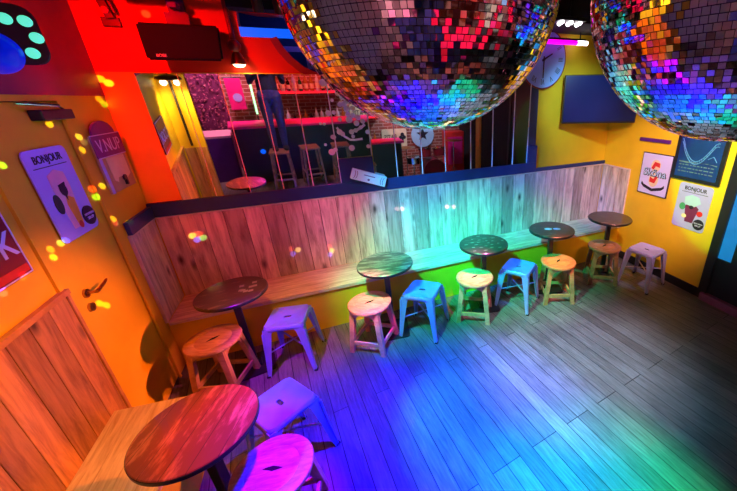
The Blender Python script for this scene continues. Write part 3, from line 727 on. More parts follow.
# ------------------------------------------------------------------ tables
def make_table(label, loc, rz, top, h=.74):
    t = thing('round_table', label, 'table', loc, rz, 'round bistro tables')
    r = .243
    MB().lathe([(0, h), (r - .004, h), (r, h - .004), (r, h - .022), (r - .004, h - .026), (0, h - .026)], seg=64).build('table_top', top, t, True)
    MB().lathe([(r + .0005, h - .003), (r + .003, h - .006), (r + .003, h - .024), (r + .0005, h - .027)], seg=64).build('edge_band', M['black'], t, True)
    mb = MB(); mb.box((0, 0, h / 2), (.05, .05, h - .05), None, .004); mb.box((0, 0, h - .035), (.26, .05, .012)); mb.box((0, 0, h - .035), (.05, .26, .012)); mb.build('pole', M['black'], t)
    mb = MB(); mb.prism(round_rect(.30, .30, .03), 0, .014, 'XY'); mb.box((0, 0, .022), (.10, .10, .02), None, .005); mb.build('base', M['black'], t)
    return t
t1 = make_table('dark round table at the left end of the long bench', (.568, -.715, 0), R(10), M['top_dark'])
t2 = make_table('round table with grey green brushed boards, second along the long bench', (1.75, -.755, 0), R(-8), M['top_teal'])
t3 = make_table('black round table with pale flecks, third along the long bench', (2.74, -.760, 0), R(-12), M['top_fleck'])
t4 = make_table('dark round table with white and blue oval stickers', (3.59, -.745, 0), R(-20), M['top_dark'])
t5 = make_table('plain dark brown round table nearest the right wall', (4.437, -.75, 0), R(-30), M['top_dark'])
t6 = make_table('red brown round table in the foreground beside the short bench', (.64, -2.02, 0), R(72), M['top_red'], .745)
# stickers
for x, mt_, nm in ((-.04, 'lilac_light', 'white_sticker'), (.055, 'lilac', 'blue_sticker')):
    o = MB().prism(disc_pts(x, 0, .042, .03), .7402, .7412, 'XY').build(nm, M[mt_], t4); o.rotation_euler = (0, 0, R(-5))
mb = MB()
for k in range(22):
    a = 2.4 * k; r = .05 + .0075 * k; x, y = r * math.cos(a), r * math.sin(a); MB().prism(disc_pts(x, y, random.uniform(.012, .024), random.uniform(.005, .009), 10), .7401, .7405, 'XY').build('pale_fleck', M['fleck'], t3)
for k in range(8):
    a = random.uniform(-.6, .9); r = random.uniform(.05, .17); x, y = r * math.cos(a), r * math.sin(a) ; MB().prism([(x - .018, y - .016), (x + .016, y - .018), (x + .018, y + .012), (x - .014, y + .016)], .7401, .7405, 'XY').build('worn_print', M['fleck'], t1)

# ------------------------------------------------------------------ wooden stools
def make_wood_stool(label, loc, rz, mat):
    t = thing('wooden_stool', label, 'stool', loc, rz, 'round wooden stools')
    h = .455; r = .187
    MB().lathe([(0, h - .003), (.115, h - .003), (.12, h - .005), (.125, h - .002), (r - .012, h), (r - .003, h - .004), (r, h - .014), (r - .003, h - .026), (r - .02, h - .032), (0, h - .032)], seg=48).build('seat', mat, t, True)
    mb = MB(); mb.prism([(-.048, .006), (-.02, -.004), (0, -.013), (.03, -.01), (.048, -.006), (.02, .006), (0, .013), (-.03, .011)], h - .0035, h - .0015, 'XY'); mb.build('hand_slot', M['slot'], t, rot=(0, 0, R(60)))
    zt = h - .032
    for sx in (-1, 1):
        for sy in (-1, 1):
            a, b = .108, .148; wt, wb_ = .023, .021
            P = lambda c, w, z: [(sx * c - w, sy * c - w * .8, z), (sx * c + w, sy * c - w * .8, z), (sx * c + w, sy * c + w * .8, z), (sx * c - w, sy * c + w * .8, z)]
            mb = MB(); mb.hexa(P(b, wb_, 0), P(a, wt, zt)); mb.build('leg', mat, t)
    # aprons with arched lower edge, four sides
    for k in range(4):
        pts = [(-.10, zt), (.10, zt), (.112, zt - .10), (.098, zt - .10)]
        pts += [(.09 * math.cos(R(a)), zt - .095 + .062 * math.sin(R(a))) for a in range(10, 171, 20)]
        pts += [(-.098, zt - .10), (-.112, zt - .10)]
        mb = MB(); mb.prism(pts, -.125, -.107); o = mb.build('apron', mat, t, rot=(0, 0, k * PI / 2))
        mb = MB(); mb.box((0, -.139, .10), (.26, .02, .035), None, .002); o = mb.build('stretcher', mat, t, rot=(0, 0, k * PI / 2))
    return t
ws = make_wood_stool('pink lit pale wooden stool before the second bench table', (1.56, -.87, 0), R(-36), M['stool_pink_lit'])
for (x, y, a, lb, m_) in [(.40, -.86, -20, 'orange lit wooden stool before the dark table at the left end', 'stool_gold'), (2.585, -.868, -32, 'pale green lit wooden stool before the flecked third table', 'stool_wood'), (3.545, -.955, -22, 'golden wooden stool before the table with oval stickers', 'stool_gold'), (4.285, -.87, -32, 'brown wooden stool beside the plain table nearest the right wall', 'stool_brown'), (.893, -2.14, -10, 'magenta lit wooden stool in the foreground by the red brown table', 'stool_wood')]:
    s_ = dup(ws, (x, y, 0), R(a), lb); remat(s_, {'seat': M[m_], 'leg': M[m_], 'apron': M[m_], 'stretcher': M[m_]})
for k in kids(s_):
    if k.name.startswith('hand_slot'): k.rotation_euler = (0, 0, R(0)); k.scale = (1.0, 1.0, 1)

# ------------------------------------------------------------------ metal stools
def make_metal_stool(label, loc, rz, mat):
    t = thing('metal_stool', label, 'stool', loc, rz, 'square metal stools')
    h = .452; w = .298
    # seat with raised rim and a hole
    bm = bmesh.new()
    def rr(wd, r, z, n=5): return [bm.verts.new((x, y, z)) for x, y in round_rect(wd, wd, r, n)]
    R0 = rr(w * 1.03, .045, h - .038); R1 = rr(w, .042, h - .008); R2 = rr(w - .012, .038, h); R3 = rr(w - .03, .032, h - .001); R4 = rr(w - .045, .028, h - .007)
    for A_, B_ in ((R0, R1), (R1, R2), (R2, R3), (R3, R4)):
        for k in range(len(A_)): bm.faces.new((A_[k], A_[(k + 1) % len(A_)], B_[(k + 1) % len(A_)], B_[k]))
    hp = [bm.verts.new((x * 1, y, h - .007)) for x, y in round_rect(.058, .026, .011, 5)]
    # bridge ring to hole (same count)
    for k in range(len(R4)): bm.faces.new((R4[k], R4[(k + 1) % len(R4)], hp[(k + 1) % len(hp)], hp[k]))
    hq = [bm.verts.new((v.co.x, v.co.y, h - .02)) for v in hp]
    for k in range(len(hp)): bm.faces.new((hp[k], hp[(k + 1) % len(hp)], hq[(k + 1) % len(hp)], hq[k]))
    mb = MB(); mb.bm.free(); mb.bm = bm; o = mb.build('seat', mat, t, True)
    sd = o.modifiers.new('s', 'SOLIDIFY'); sd.thickness = .002
    for sx, sy in ((-1, -1), (1, -1), (1, 1), (-1, 1)):
        # angle profile leg, wide at the top, narrow at the foot
        mb = MB()
        def L(c, wd, z, th=.004):
            x, y = sx * c, sy * c
            return [(x, y, z), (x - sx * wd, y, z), (x - sx * wd, y - sy * th, z), (x - sx * th, y - sy * th, z), (x - sx * th, y - sy * wd, z), (x, y - sy * wd, z)]
        prev = None
        for (c, wd, z) in ((.190, .026, 0), (.180, .030, .06), (.168, .040, .2), (.1535, .062, h - .06), (.1515, .085, h - .02)):
            vs_ = [mb.bm.verts.new(p) for p in L(c, wd, z)]
            if prev:
                for k in range(6): mb.bm.faces.new((prev[k], prev[(k + 1) % 6], vs_[(k + 1) % 6], vs_[k]))
            else: mb.bm.faces.new(vs_)
            prev = vs_
        mb.bm.faces.new(prev); 
        # pressed rib down the corner
        mb.tube([(sx * .184, sy * .184, .03), (sx * .168, sy * .168, .2), (sx * .153, sy * .153, h - .05)], [.005, .007, .010], 8)
        lg = mb.build('leg', mat, t)
        MB().box((sx * .183, sy * .183, .006), (.03, .03, .012), None, .003).build('foot_cap', M['black'], lg)
    mb = MB()
    mb.box((0, 0, .21), (.44, .016, .003), Matrix.Rotation(R(45), 3, 'Z')); mb.box((0, 0, .2135), (.44, .016, .003), Matrix.Rotation(R(-45), 3, 'Z'))
    mb.build('cross_brace', mat, t)
    return t
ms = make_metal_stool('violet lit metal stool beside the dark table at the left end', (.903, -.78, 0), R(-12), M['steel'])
for (x, y, a, lb, m_) in [(2.046, -.862, -39, 'blue lit metal stool between the second and third bench tables', None), (3.103, -.862, -52, 'blue lit metal stool between the flecked table and the sticker table', None), (4.650, -1.15, -79, 'lilac lit metal stool standing by the right wall', 'steel_white_lit'), (.90, -1.715, -56, 'purple lit metal stool in the foreground behind the magenta wooden stool', None)]:
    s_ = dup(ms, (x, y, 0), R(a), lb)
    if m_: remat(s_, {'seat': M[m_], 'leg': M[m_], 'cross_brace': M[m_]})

# ------------------------------------------------------------------ bar side of the room (seen in the mirrors and balls)
t = thing('bar_counter', 'dark curved fronted bar counter with a pink lit top seen in the mirror', 'bar counter', (0, 0, 0))
MB().box2((.55, -4.40, 0), (3.1, -3.98, 1.06), .01).build('front', M['black'], t)
MB().box2((.5, -4.46, 1.06), (3.15, -3.92, 1.10), .006).build('counter_top', M['magenta_panel'], t)  # wooden top, pink light painted in as magenta
tag(MB().sphere((.95, -3.975, .62), .045, 20, (1, .15, 1)).build('blue_badge', M['blue_glow']), 'small round blue badge glowing on the front of the bar', 'badge')
t = thing('back_bar', 'back bar cabinet with a lit red shelf of bottles seen in the mirror', 'shelving', (0, 0, 0))
MB().box2((1.15, -5.19, 0), (2.86, -4.82, .86), .01).build('cabinet', M['black'], t)
MB().box2((1.15, -5.19, 1.50), (2.86, -4.90, 1.54), .004).build('shelf', M['magenta_panel'], t)
MB().box2((1.15, -4.905, 1.505), (2.86, -4.895, 1.535)).build('shelf_light', M['red_bulb'], t)
def bottle(kind, label, grp, loc, h=.28, r=.036):
    t = thing('bottle', label, 'bottle', loc, 0, grp)
    MB().lathe([(0, 0), (r, 0), (r, h * .58), (r * .85, h * .66), (r * .35, h * .76), (r * .33, h * .97), (0, h * .97)], seg=16).build('glass', M[kind], t, True)
    MB().lathe([(r * .42, h * .93), (r * .42, h), (0, h)], seg=12).build('cap', M['brass'], t)
    MB().lathe([(r * 1.02, h * .15), (r * 1.02, h * .45)], seg=16).build('paper_label', M['label_cream'], t)
    return t
kinds = ['bottle_dark', 'bottle_green', 'bottle_amber', 'bottle_clear']
for (z, y, grp, lab, n) in ((1.54, -5.03, 'bottles on the upper back bar shelf', 'glass bottle with cream label on the upper red lit bar shelf', 14), (.86, -4.98, 'bottles on the back bar counter', 'glass bottle with cream label on the lower back bar counter', 14)):
    protos = [bottle(k, lab, grp, (1.25 + i * .112, y, z), .26 + .03 * i, .034 + .002 * i) for i, k in enumerate(kinds)]
    for i in range(4, n):
        p_ = random.choice(protos); dup(p_, (1.25 + i * .112, y + random.uniform(-.03, .03), z), 0)
# bar stools
def bar_stool(label, loc, rz):
    t = thing('bar_stool', label, 'bar stool', loc, rz, 'tall bar stools')
    MB().box((0, 0, .735), (.32, .32, .03), None, .008).build('seat', M['stool_brown'], t)
    for sx in (-1, 1):
        for sy in (-1, 1): MB().hexa([(sx * .17 + p * .016, sy * .17 + q * .016, 0) for p, q in ((-1, -1), (1, -1), (1, 1), (-1, 1))], [(sx * .13 + p * .016, sy * .13 + q * .016, .72) for p, q in ((-1, -1), (1, -1), (1, 1), (-1, 1))]).build('leg', M['stool_brown'], t)
    for k in range(4): MB().box((0, -.155, .25 + .04 * (k % 2)), (.30, .02, .025)).build('stretcher', M['stool_brown'], t, rot=(0, 0, k * PI / 2))
    return t
bs = bar_stool('tall brown bar stool carrying the standing person', (1.20, -3.50, 0), R(8))
dup(bs, (1.72, -3.62, 0), R(-4), 'tall brown bar stool just right of the standing person')
dup(bs, (2.28, -3.60, 0), R(3), 'tall brown bar stool furthest right at the bar')

# magenta banner, foliage wall, light tube, hanging lamp
t = thing('hanging_banner', 'bright magenta banner with a violet roundel beside the bar', 'banner', (.74, -4.85, 1.52))
MB().box((0, 0, 0), (.26, .02, .56)).build('cloth', M['magenta_panel'], t)
MB().prism(disc_pts(.02, -.06, .075), .011, .018).build('roundel', M['lilac'], t)
mb = MB(); mb.cyl((-.15, 0, .29), (.15, 0, .29), .01); mb.cyl((0, 0, .29), (0, 0, CZ - 1.53), .004); mb.build('pole', M['black'], t)
t = thing('light_tube', 'slim glowing green light tube standing by the banner', 'lamp', (1.02, -4.8, 0))
MB().cyl((0, 0, 1.15), (0, 0, 2.2), .016).build('tube', M['green_tube'], t); mb = MB(); mb.cyl((0, 0, 0), (0, 0, 1.15), .012); mb.cyl((0, 0, 0), (0, 0, .02), .11); mb.build('stand', M['black'], t)
t = thing('garland_panel', 'pink flowered garland panel at the rear left corner seen in the mirror', 'decoration', (.28, -5.0, 1.0))
MB().box((0, -.1, .076), (.5, .03, 2.15)).build('backing', M['plum'], t)
mb = MB()
for k in range(260):
    x = random.uniform(-.25, .25); z = random.uniform(-.35, 1.15); y = random.uniform(-.07, .02); s = random.uniform(.02, .045)
    rot = Matrix.Rotation(random.random() * 6, 3, 'X') @ Matrix.Rotation(random.random() * 6, 3, 'Z'); mb.box((x, y, z), (s, s * .15, s * .7), rot)
lf = mb.build('blossom', M['leaf'], t); lf['kind'] = 'stuff'
t = thing('low_counter', 'low black side counter with a pink cloth at the rear left', 'counter', (.25, -4.55, 0))
MB().box((0, 0, .42), (.48, .5, .84), None, .01).build('body', M['purple_sign'], t); MB().box((0, 0, .86), (.5, .52, .04)).build('counter_top', M['pink_print'], t)
# twin bulb hanging lamp near the alcove (its reflection is in the first mirror strip)
t = thing('hanging_lamp', 'hanging lamp with two bright warm bulbs by the alcove', 'lamp', (.15, -2.22, 0))
mb = MB(); mb.cyl((0, 0, 2.09), (0, 0, CZ), .006); mb.lathe([(.13, 2.05), (.135, 2.06), (.12, 2.08), (.05, 2.10), (0, 2.10)], (0, 0, 0), 28); mb.build('lamp_shade', M['brass'], t, True)
for x in (-.06, .07): MB().sphere((x, 0, 2.015), .036, 16).build('bulb', M['warm_bulb'], t, True)
mb = MB(); mb.cyl((0, .0, 1.25), (0, .0, 2.06), .014); mb.build('dark_post', M['black'], t)
t = thing('brick_card_sign', 'cream playing card sign with a black club seen in the mirror', 'sign', (3.22, -5.19, .98), (0, 0, R(180)))
MB().prism(round_rect(.62, .46, .05), -.02, 0).build('plate', M['cream'], t)
mb = MB()
for (x, z) in ((.20, .09), (.155, .02), (.245, .02)): mb.prism(disc_pts(x - .4, z, .045), -.026, -.02)
mb.prism([(-.215, .03), (-.185, .03), (-.17, -.06), (-.23, -.06)], -.026, -.02); mb.build('club_mark', M['ink'], t)
text('PATIS', .17, M['ink'], t, (.10, -.026, .03), (R(90), 0, 0), sx=.75)
t = thing('star_sign', 'round blue sign with a dark star seen in the mirror', 'sign', (3.95, -5.19, 1.02), (0, 0, R(180)))
MB().prism(disc_pts(0, 0, .30, n=36), -.025, 0).build('plate', M['pale_blue_print'], t)
star = [((.17 if k % 2 == 0 else .07) * math.sin(R(36 * k)), .02 + (.17 if k % 2 == 0 else .07) * math.cos(R(36 * k))) for k in range(10)]
mb = MB(); mb.prism(star, -.031, -.025); mb.build('star', M['ink'], t)
# drum kit
t = thing('drum_kit', 'small drum kit standing at the rear right seen in the mirror', 'drum kit', (3.95, -4.45, 0))
def drum(x, y, z, r, h, nm, rot=None, mat='dark_red'):
    MB().lathe([(0, -h / 2), (r, -h / 2), (r, h / 2), (0, h / 2)], seg=32).build(nm, M[mat], t, True, loc=(x, y, z), rot=rot)
    MB().lathe([(r + .002, h / 2 - .02), (r + .012, h / 2 - .02), (r + .012, h / 2 + .006), (r - .01, h / 2 + .006)], seg=32).build('hoop', M['chrome'], t, True, loc=(x, y, z), rot=rot)
drum(0, 0, .29, .28, .38, 'bass_drum', (R(90), 0, 0)); drum(-.18, 0, .70, .15, .2, 'tom_drum', (R(15), 0, 0)); drum(.18, 0, .70, .15, .2, 'tom_drum', (R(15), 0, 0)); drum(-.5, .1, .58, .17, .14, 'snare_drum', None, 'chrome')
mb = MB()
for (x, y, z) in ((-.6, -.15, .85), (.6, -.1, .95)): mb.lathe([(0, z + .02), (.05, z + .012), (.22, z - .012)], (x, y, 0), 28)
mb.build('cymbals', M['brass'], t, True)
mb = MB()
for (x, y, z) in ((-.6, -.15, .86), (.6, -.1, .96), (-.5, .1, .5)):
    mb.cyl((x, y, .2), (x, y, z), .010)
    for k in range(3): mb.tube([(x, y, .3), (x + .2 * math.cos(k * 2.1), y + .2 * math.sin(k * 2.1), 0.006)], .007, 5)
mb.build('stands', M['chrome'], t)
tag(MB().box2((W - .03, -4.10, 0), (W - .001, -3.86, 2.6)).build('ochre_pilaster', M['gold_paint']), 'narrow ochre painted pilaster on the dark right wall seen in the mirror', 'pilaster')
t = thing('red_cabinet', 'red drinks cabinet against the right rear wall seen in the mirror', 'cabinet', (4.72, -5.0, 0))
MB().box((0, 0, .55), (.5, .3, 1.1), None, .01).build('body', M['red_print'], t); MB().box((0, .156, .62), (.4, .01, .7)).build('door', M['magenta_panel'], t)

# ------------------------------------------------------------------ person standing on the bar stool
def skin_obj(name, verts, edges, radii, mat, parent=None, sub=2):
    me = bpy.data.meshes.new(name); me.from_pydata(verts, edges, []); me.materials.append(mat)
    o = bpy.data.objects.new(name, me); C.objects.link(o)
    sk = o.modifiers.new('skin', 'SKIN'); 
    if not me.skin_vertices: me.attributes.new('x', 'FLOAT', 'POINT')
    o.data = me
    bpy.context.view_layer.update()
    if len(me.skin_vertices) == 0:
        with bpy.context.temp_override(object=o, active_object=o): bpy.ops.object.skin_root_mark() if False else None
    return o, sk
def capsule_body(name, chains, mat, parent=None, voxel=.012):
    """one continuous surface: tapered ellipse sweeps merged by a voxel remesh and smoothed"""
    mb = MB()
    for ch in chains:
        pts = [Vector(p[:3]) for p in ch]; rings = []
        for i, p in enumerate(pts):
            tdir = (pts[min(i + 1, len(pts) - 1)] - pts[max(i - 1, 0)]).normalized()
            ref = Vector((0, 1, 0)) if abs(tdir.y) < .8 else Vector((0, 0, 1))
            u = tdir.cross(ref).normalized(); v = tdir.cross(u).normalized()
            ra = ch[i][3]; rb = ch[i][4] if len(ch[i]) > 4 else ra
            rings.append([mb.bm.verts.new(p + u * math.cos(2 * PI * k / 16) * ra + v * math.sin(2 * PI * k / 16) * rb) for k in range(16)])
        for A_, B_ in zip(rings, rings[1:]):
            for k in range(16): mb.bm.faces.new((A_[k], A_[(k + 1) % 16], B_[(k + 1) % 16], B_[k]))
        mb.bm.faces.new(rings[0]); mb.bm.faces.new(rings[-1])
        for e in (0, -1):
            rr_ = min(ch[e][3], ch[e][4] if len(ch[e]) > 4 else ch[e][3]); mb.sphere(pts[e], rr_ * .98, 14)
    o = mb.build(name, mat, parent, False)
    rm = o.modifiers.new('r', 'REMESH'); rm.mode = 'VOXEL'; rm.voxel_size = voxel; rm.use_smooth_shade = True
    sm = o.modifiers.new('s', 'SMOOTH'); sm.iterations = 4
    return o
PB = Vector((1.24, -3.60, .75))
p = thing('person', 'person in navy shirt and blue jeans standing on a bar stool holding a phone', 'person', PB, 0)
H = 1.0
hip = .90; sh = 1.38
hand_l = Vector((.06, .03, 1.34)); hand_r = Vector((.17, .03, 1.34))
legs = [[(s * .085, -.05, hip, .088, .095), (s * .09, -.03, hip - .22, .078, .085), (s * .09, 0, .48, .056, .06), (s * .09, -.015, .30, .054, .058), (s * .085, -.01, .10, .036, .04), (s * .085, -.01, .06, .036, .042)] for s in (-1, 1)]
arms = [[(s * .17, -.10, sh - .02, .05), (s * .235, -.10, sh - .16, .043), (s * .25, -.07, sh - .27, .036), (s * .17 + .04, .0, sh - .14, .03), ((h_.x + s * .03), h_.y - .02, h_.z - .06, .024)] for s, h_ in ((-1, hand_l), (1, hand_r))]
torso = [(0, -.05, hip - .05, .13, .10), (0, -.07, hip + .08, .145, .10), (0, -.10, hip + .25, .14, .10), (0, -.12, sh - .08, .17, .105), (0, -.12, sh, .16, .08), (0, -.11, sh + .05, .06, .055), (0, -.09, sh + .12, .05, .052)]
head = [(0, -.08, sh + .15, .055, .06), (0, -.07, sh + .19, .068, .085), (0, -.075, sh + .25, .078, .098), (0, -.08, sh + .30, .07, .09), (0, -.08, sh + .33, .045, .06)]
feet = [[(s * .085, -.04, .035, .036, .034), (s * .088, .06, .03, .04, .028), (s * .09, .13, .022, .036, .020)] for s in (-1, 1)]
nose = [[(0, .015, sh + .235, .012), (0, .034, sh + .215, .014), (0, .02, sh + .205, .012)]]
ears = [[(s * .078, -.075, sh + .245, .012, .02), (s * .084, -.08, sh + .21, .010, .016)] for s in (-1, 1)]
fingers = []
for s, h_ in ((-1, hand_l), (1, hand_r)):
    fingers.append([(h_.x + s * .035, h_.y - .025, h_.z - .055, .022, .016), (h_.x + s * .03, h_.y - .02, h_.z + .01, .034, .013)])
    for k in range(4):
        z0 = h_.z + .03 - .019 * k; L_ = (.045, .052, .048, .038)[k]
        fingers.append([(h_.x + s * .035, h_.y - .012, z0, .0085), (h_.x + s * .030, h_.y + .004, z0 + .002, .008), (h_.x + s * (.030 - L_ * .5), h_.y + .012, z0 + .003, .0075), (h_.x + s * (.026 - L_ * .75), h_.y + .008, z0 + .003, .0068)])
    fingers.append([(h_.x + s * .03, h_.y - .03, h_.z - .035, .011), (h_.x + s * .012, h_.y - .036, h_.z - .01, .0095), (h_.x - s * .004, h_.y - .034, h_.z + .012, .0085)])
body = capsule_body('body', legs + arms + [torso, head] + nose + ears + feet + fingers, M['skin'], p, .006)
exp = lambda ch, e: [(*c[:3], *[r + e for r in c[3:]]) for c in ch]
hips = [(0, -.05, hip - .04, .155, .115), (0, -.055, hip + .03, .15, .11), (0, -.065, hip + .08, .155, .112)]
jeans = capsule_body('jeans', [exp(l, .012) for l in legs] + [hips], M['jeans'], p, .010)
shirt = capsule_body('shirt', [exp(torso[1:5], .016), *[exp(a_[:4], .014) for a_ in arms]], M['navy_cloth'], p, .010)
hair = capsule_body('hair', [[(0, -.10, sh + .22, .075, .085), (0, -.095, sh + .29, .083, .10), (0, -.09, sh + .335, .06, .085)]], M['hair'], p, .008)
capsule_body('shoe', [exp(feet[0], .010)], M['shoe'], p, .006); capsule_body('shoe', [exp(feet[1], .010)], M['shoe'], p, .006)
for s in (-1, 1): MB().sphere((s * .03, .006, sh + .245), .011, 12).build('eye', M['ink'], p, True)
MB().box((0, .012, sh + .175), (.045, .008, .008), None, .003).build('lips', M['pink_print'], p)
ph = tag(MB().box((PB.x + .115, PB.y + .008, 2.10), (.15, .010, .075), None, .004).build('phone', M['black']), 'dark phone held level in both hands of the standing person', 'phone')

# ------------------------------------------------------------------ lights
def aim(o, tgt): o.rotation_euler = (Vector(tgt) - o.location).to_track_quat('-Z', 'Y').to_euler()
def spot(name, loc, tgt, col, e, deg, blend=.5, r=.03):
    l = bpy.data.lights.new(name, 'SPOT'); l.color = col; l.energy = e; l.spot_size = R(deg); l.spot_blend = blend; l.shadow_soft_size = r
    o = bpy.data.objects.new(name, l); C.objects.link(o); o.location = loc; aim(o, tgt); return o
def point(name, loc, col, e, r=.08):
    l = bpy.data.lights.new(name, 'POINT'); l.color = col; l.energy = e; l.shadow_soft_size = r
    o = bpy.data.objects.new(name, l); C.objects.link(o); o.location = loc; return o
def area(name, loc, tgt, col, e, sx, sy):
    l = bpy.data.lights.new(name, 'AREA'); l.color = col; l.energy = e; l.shape = 'RECTANGLE'; l.size = sx; l.size_y = sy
    o = bpy.data.objects.new(name, l); C.objects.link(o); o.location = loc; aim(o, tgt); return o
FL = Vector((.60, -1.76, 2.08)); BL = Vector((1.15, -1.85, 2.72))  # FL sits by the effect light; BL is unseen, no fitting modelled
LS = [  # many spots here are added without a fitting, split by colour zone
('added spot over near floor', (1.78, -1.95, 2.85), (1.66, -2.12, 0), 800, 56, .9, .03),
('party beam to middle floor', FL, (2.45, -2.0, 0), 700, 40, .9, .03),
('party beam to far floor', BL, (1.6, -1.15, 0), 500, 40, .8, .03),
('party beam to distant floor', BL, (2.8, -1.25, 0), 900, 34, .9, .03),
('party beam to first bench front', BL, (1.25, -.44, .15), 600, 34, .9, .03),
('party beam to second bench front', BL, (2.15, -.44, .25), 900, 40, .8, .03),
('party beam to third bench front', BL, (3.3, -.44, .25), 900, 36, .9, .03),
('party beam to left boards', BL, (1.62, -.1, .8), 300, 32, .9, .03),
('party beam to middle boards', BL, (2.5, -.1, .8), 1000, 34, .9, .03),
('party beam to right boards', BL, (4.0, -.1, .8), 1200, 26, .9, .03),
('added spot over near stool', (1.45, -1.9, 2.85), (.80, -2.10, .45), 420, 22, .6, .03),
('party beam to left stools', FL, (.85, -.95, .25), 350, 26, .9, .03),
('ceiling wash on far floor', (1.9, -2.3, 2.85), (3.05, -1.75, 0), 300, 38, 1.0, .05),
('ceiling wash on near floor', (2.7, -3.1, 2.85), (2.5, -2.75, 0), 420, 32, 1.0, .05),
('ceiling wash on right wall', (2.4, -2.2, 2.7), (W, -1.75, 1.35), 200, 26, .2, .03),
('ceiling wash above mirrors', (.07, -1.25, 2.85), (.45, 0, 2.15), 260, 72, .8, .05),
('ceiling wash on left boards', (.9, -1.5, 2.85), (.7, 0, .8), 70, 50, .9, .05),
('ceiling wash on pink boards', (1.6, -1.2, 2.85), (1.35, -.15, .7), 70, 44, .9, .05),
('low lamp across to the door', (4.0, -1.3, 2.4), (0, -1.42, .66), 480, 25, .7, .05),
('added spot on right corner', (3.0, -3.4, 2.75), (4.9, -.6, .9), 110, 40, .9, .08),
('added spot on near table', (1.0, -3.4, 2.7), (.38, -2.1, .5), 90, 38, .9, .05),
('added spot across to left stool', (3.6, -1.0, 2.3), (.35, -.85, .45), 300, 12, .9, .05),
('added spot over metal stools', (1.3, -1.2, 2.85), (.92, -1.2, .3), 200, 34, .9, .04),
('added spot near door', (1.6, -1.6, 2.8), (0, -1.1, 1.9), 60, 50, .9, .05),
('added spot to the posters', (1.2, -2.0, 2.7), (0, -.8, 1.7), 60, 44, .9, .05),
('added spot to right posters', (3.2, -2.4, 2.7), (4.98, -1.1, 1.3), 60, 44, .9, .05),
('added spot by the clock', (3.6, -1.2, 2.6), (4.4, 0, 1.9), 60, 50, .9, .05),
]
LC = {'added spot over near floor': (0, 0, 3.4), 'party beam to middle floor': (0, 0.59, 1.093), 'party beam to far floor': (0, 0.02987, 0), 'party beam to distant floor': (0, 0.008513, 0.1024), 'party beam to first bench front': (0.16, 0.09, 0), 'party beam to second bench front': (0, 0.5, 0.22), 'party beam to third bench front': (0, 0.85, 0.35), 'party beam to left boards': (0.4, 0.11, 0.27), 'party beam to middle boards': (0.02, 0.26, 0.62), 'party beam to right boards': (0.01179, 0.1356, 0.5828), 'added spot over near stool': (0.7514, 0, 0), 'party beam to left stools': (0.3, 0, 0.9), 'ceiling wash on far floor': (1.5, 1.5, 2), 'ceiling wash on near floor': (0, 2, 0.75), 'ceiling wash on right wall': (0.4978, 1.791, 0), 'ceiling wash above mirrors': (0.5252, 0, 0), 'ceiling wash on left boards': (0.75, 0, 0), 'ceiling wash on pink boards': (0.75, 0, 0.2), 'low lamp across to the door': (1.95, 0.36, 0), 'added spot on right corner': (2.2, 0.75, 0.3), 'added spot on near table': (0, 0, 0), 'added spot across to left stool': (1.067, 0.1425, 0.4094), 'added spot over metal stools': (0, 0, 0), 'added spot near door': (0, 0.06, 1.5), 'added spot to the posters': (0.35, 0, 0), 'added spot to right posters': (6, 3.815, 3.991), 'added spot by the clock': (0.6413, 1.074, 1.435)}
#LCEND
for nm, lo_, tg, e_, dg_, bl, rd in LS:
    c_ = LC.get(nm, (1, 1, 1)); mx = max(c_) or 1e-6
    if mx > .004: spot(nm, lo_, tg, tuple(v / mx for v in c_), e_ * mx, dg_, bl, rd)
spot('picture lamp beam', (.915, -.075, 2.35), (1.1, .0, 2.0), (1, .6, .25), 8, 120, .8, .02)
point('recess glow', (1.3, .35, 2.75), (.05, .15, 1), .8, .05)  # added point light that tints the recess blue
spot('added bar shelf spot', (2.1, -4.5, 2.8), (2.1, -5.2, 1.0), (1, .12, .10), 130, 100, .5, .1)  # bar and garland spots are added to brighten that side, no fittings
spot('added bar front spot', (1.4, -3.3, 2.9), (1.3, -4.0, .6), (1, .35, .55), 90, 70, .7, .08)
spot('added garland spot', (.6, -4.2, 2.8), (.4, -5.0, 1.2), (1, .4, .6), 200, 80, .7, .08)
spot('alcove lamp', (.18, -2.05, 1.95), (.15, -2.4, 1.3), (1, .62, .2), 30, 130, .7, .05)
spot('stage lamp beam', (3.7, -4.2, 2.7), (3.7, -5.2, .8), (.7, .75, 1), 160, 90, .7, .1)
for nm, x, y, c_, e_, dg_ in (('added spot over pink stool', 1.56, -.87, (1, .04, .22), 1300, 11), ('added spot over blue stool', 2.046, -.86, (.0, .18, 1), 900, 11), ('added spot over middle blue stool', 3.1, -.86, (.0, .22, 1), 800, 11), ('added spot over third stool', 2.585, -.868, (1, .08, .45), 1100, 10), ('added spot over golden stool', 3.545, -.955, (1, .16, .10), 1100, 11), ('added spot over brown stool', 4.285, -.87, (1, .3, .25), 350, 11), ('added spot over lilac stool', 4.65, -1.15, (.35, .40, 1), 220, 14)):
    spot(nm, (x - .10, y - 1.15, 2.88), (x, y, .42), c_, e_ * .8, dg_, .9, .04)  # added spots without fittings, one colouring each stool
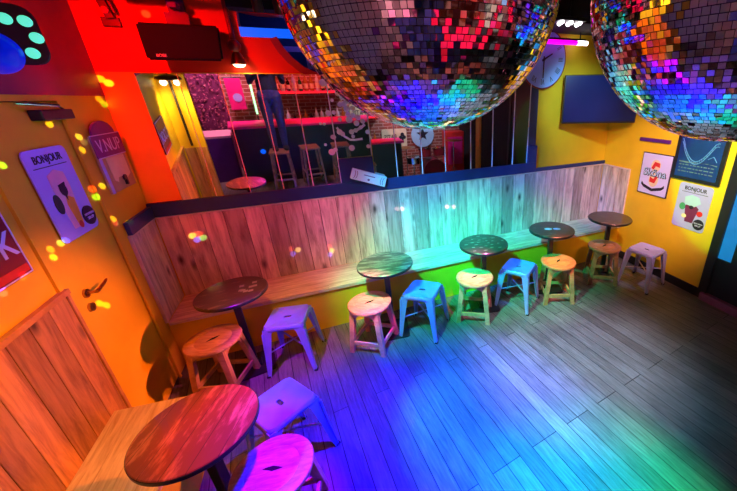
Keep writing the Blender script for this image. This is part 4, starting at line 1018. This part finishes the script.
# reflections thrown by the mirror ball: narrow beams leaving its surface
BC = Vector((1.579, -2.809, 2.302))
def fleck(q, ax, val, col, e=650, deg=1.0):
    dd = f + r2 * ((q[0] - 466.499) / 335.1134) + u2 * ((235.0259 - q[1]) / 335.1134)
    k = (val - CP[ax]) / dd[ax]; P = CP + dd * k
    s_ = BC + (P - BC).normalized() * .27
    spot('mirror ball fleck', s_, P, col, e, deg, .15, .002)
Y_ = (1, .75, .1); Rr = (1, .1, .05); Bb = (.15, .15, 1); Gg = (.3, 1, .2); Pk = (1, .45, .6)
for (q, ax, val, col) in [((99, 79), 0, 0, Y_), ((106, 84), 0, 0, Gg), ((99, 99), 0, 0, Y_), ((104, 104), 0, 0, Gg), ((79, 137), 0, 0, (1, .9, .9)), ((84, 142), 0, 0, Bb), ((82, 150), 0, 0, Y_), ((92, 189), 0, 0, Rr), ((102, 186), 0, 0, (1, .9, .3)), ((96, 197), 0, 0, Gg), ((113, 219), 0, 0, Y_), ((115, 223), 0, 0, (.5, .1, 1)), ((129, 223), 0, 0, Y_), ((51, 249), 0, 0, (1, .4, .1)), ((54, 257), 0, 0, Y_), ((61, 243), 0, 0, (.5, .7, 1)), ((65, 241), 0, 0, Bb), ((100, 303), 0, 0, Y_), ((107, 305), 0, 0, Y_), ((3, 165), 0, 0, Gg), ((3, 293), 0, 0, (.6, .1, 1)), ((22, 277), 0, 0, Rr), ((50, 124), 0, 0, Y_),
    ((192, 236), 1, 0, Y_), ((199, 234), 1, 0, Rr), ((203, 238), 1, 0, Gg), ((197, 240), 1, 0, Bb), ((291, 249), 1, 0, Rr), ((298, 250), 1, 0, (1, .7, .2)), ((293, 254), 1, 0, Bb), ((329, 247), 1, 0, Rr), ((332, 251), 1, 0, Y_), ((330, 255), 1, 0, Bb), ((397, 209), 1, 0, Pk), ((402, 209), 1, 0, Pk), ((447, 207), 1, 0, Pk), ((454, 207), 1, 0, Pk), ((146, 14), 1, 0, (1, .6, .1))]:
    fleck(q, ax, val, col)

w = bpy.data.worlds.new('world'); bpy.context.scene.world = w; w.use_nodes = True
w.node_tree.nodes['Background'].inputs[0].default_value = (.02, .012, .02, 1); w.node_tree.nodes['Background'].inputs[1].default_value = .3
vs_ = bpy.context.scene.view_settings
vs_.view_transform = 'Standard'; vs_.look = 'None'; vs_.gamma = 1; vs_.use_curve_mapping = False; vs_.exposure = .12
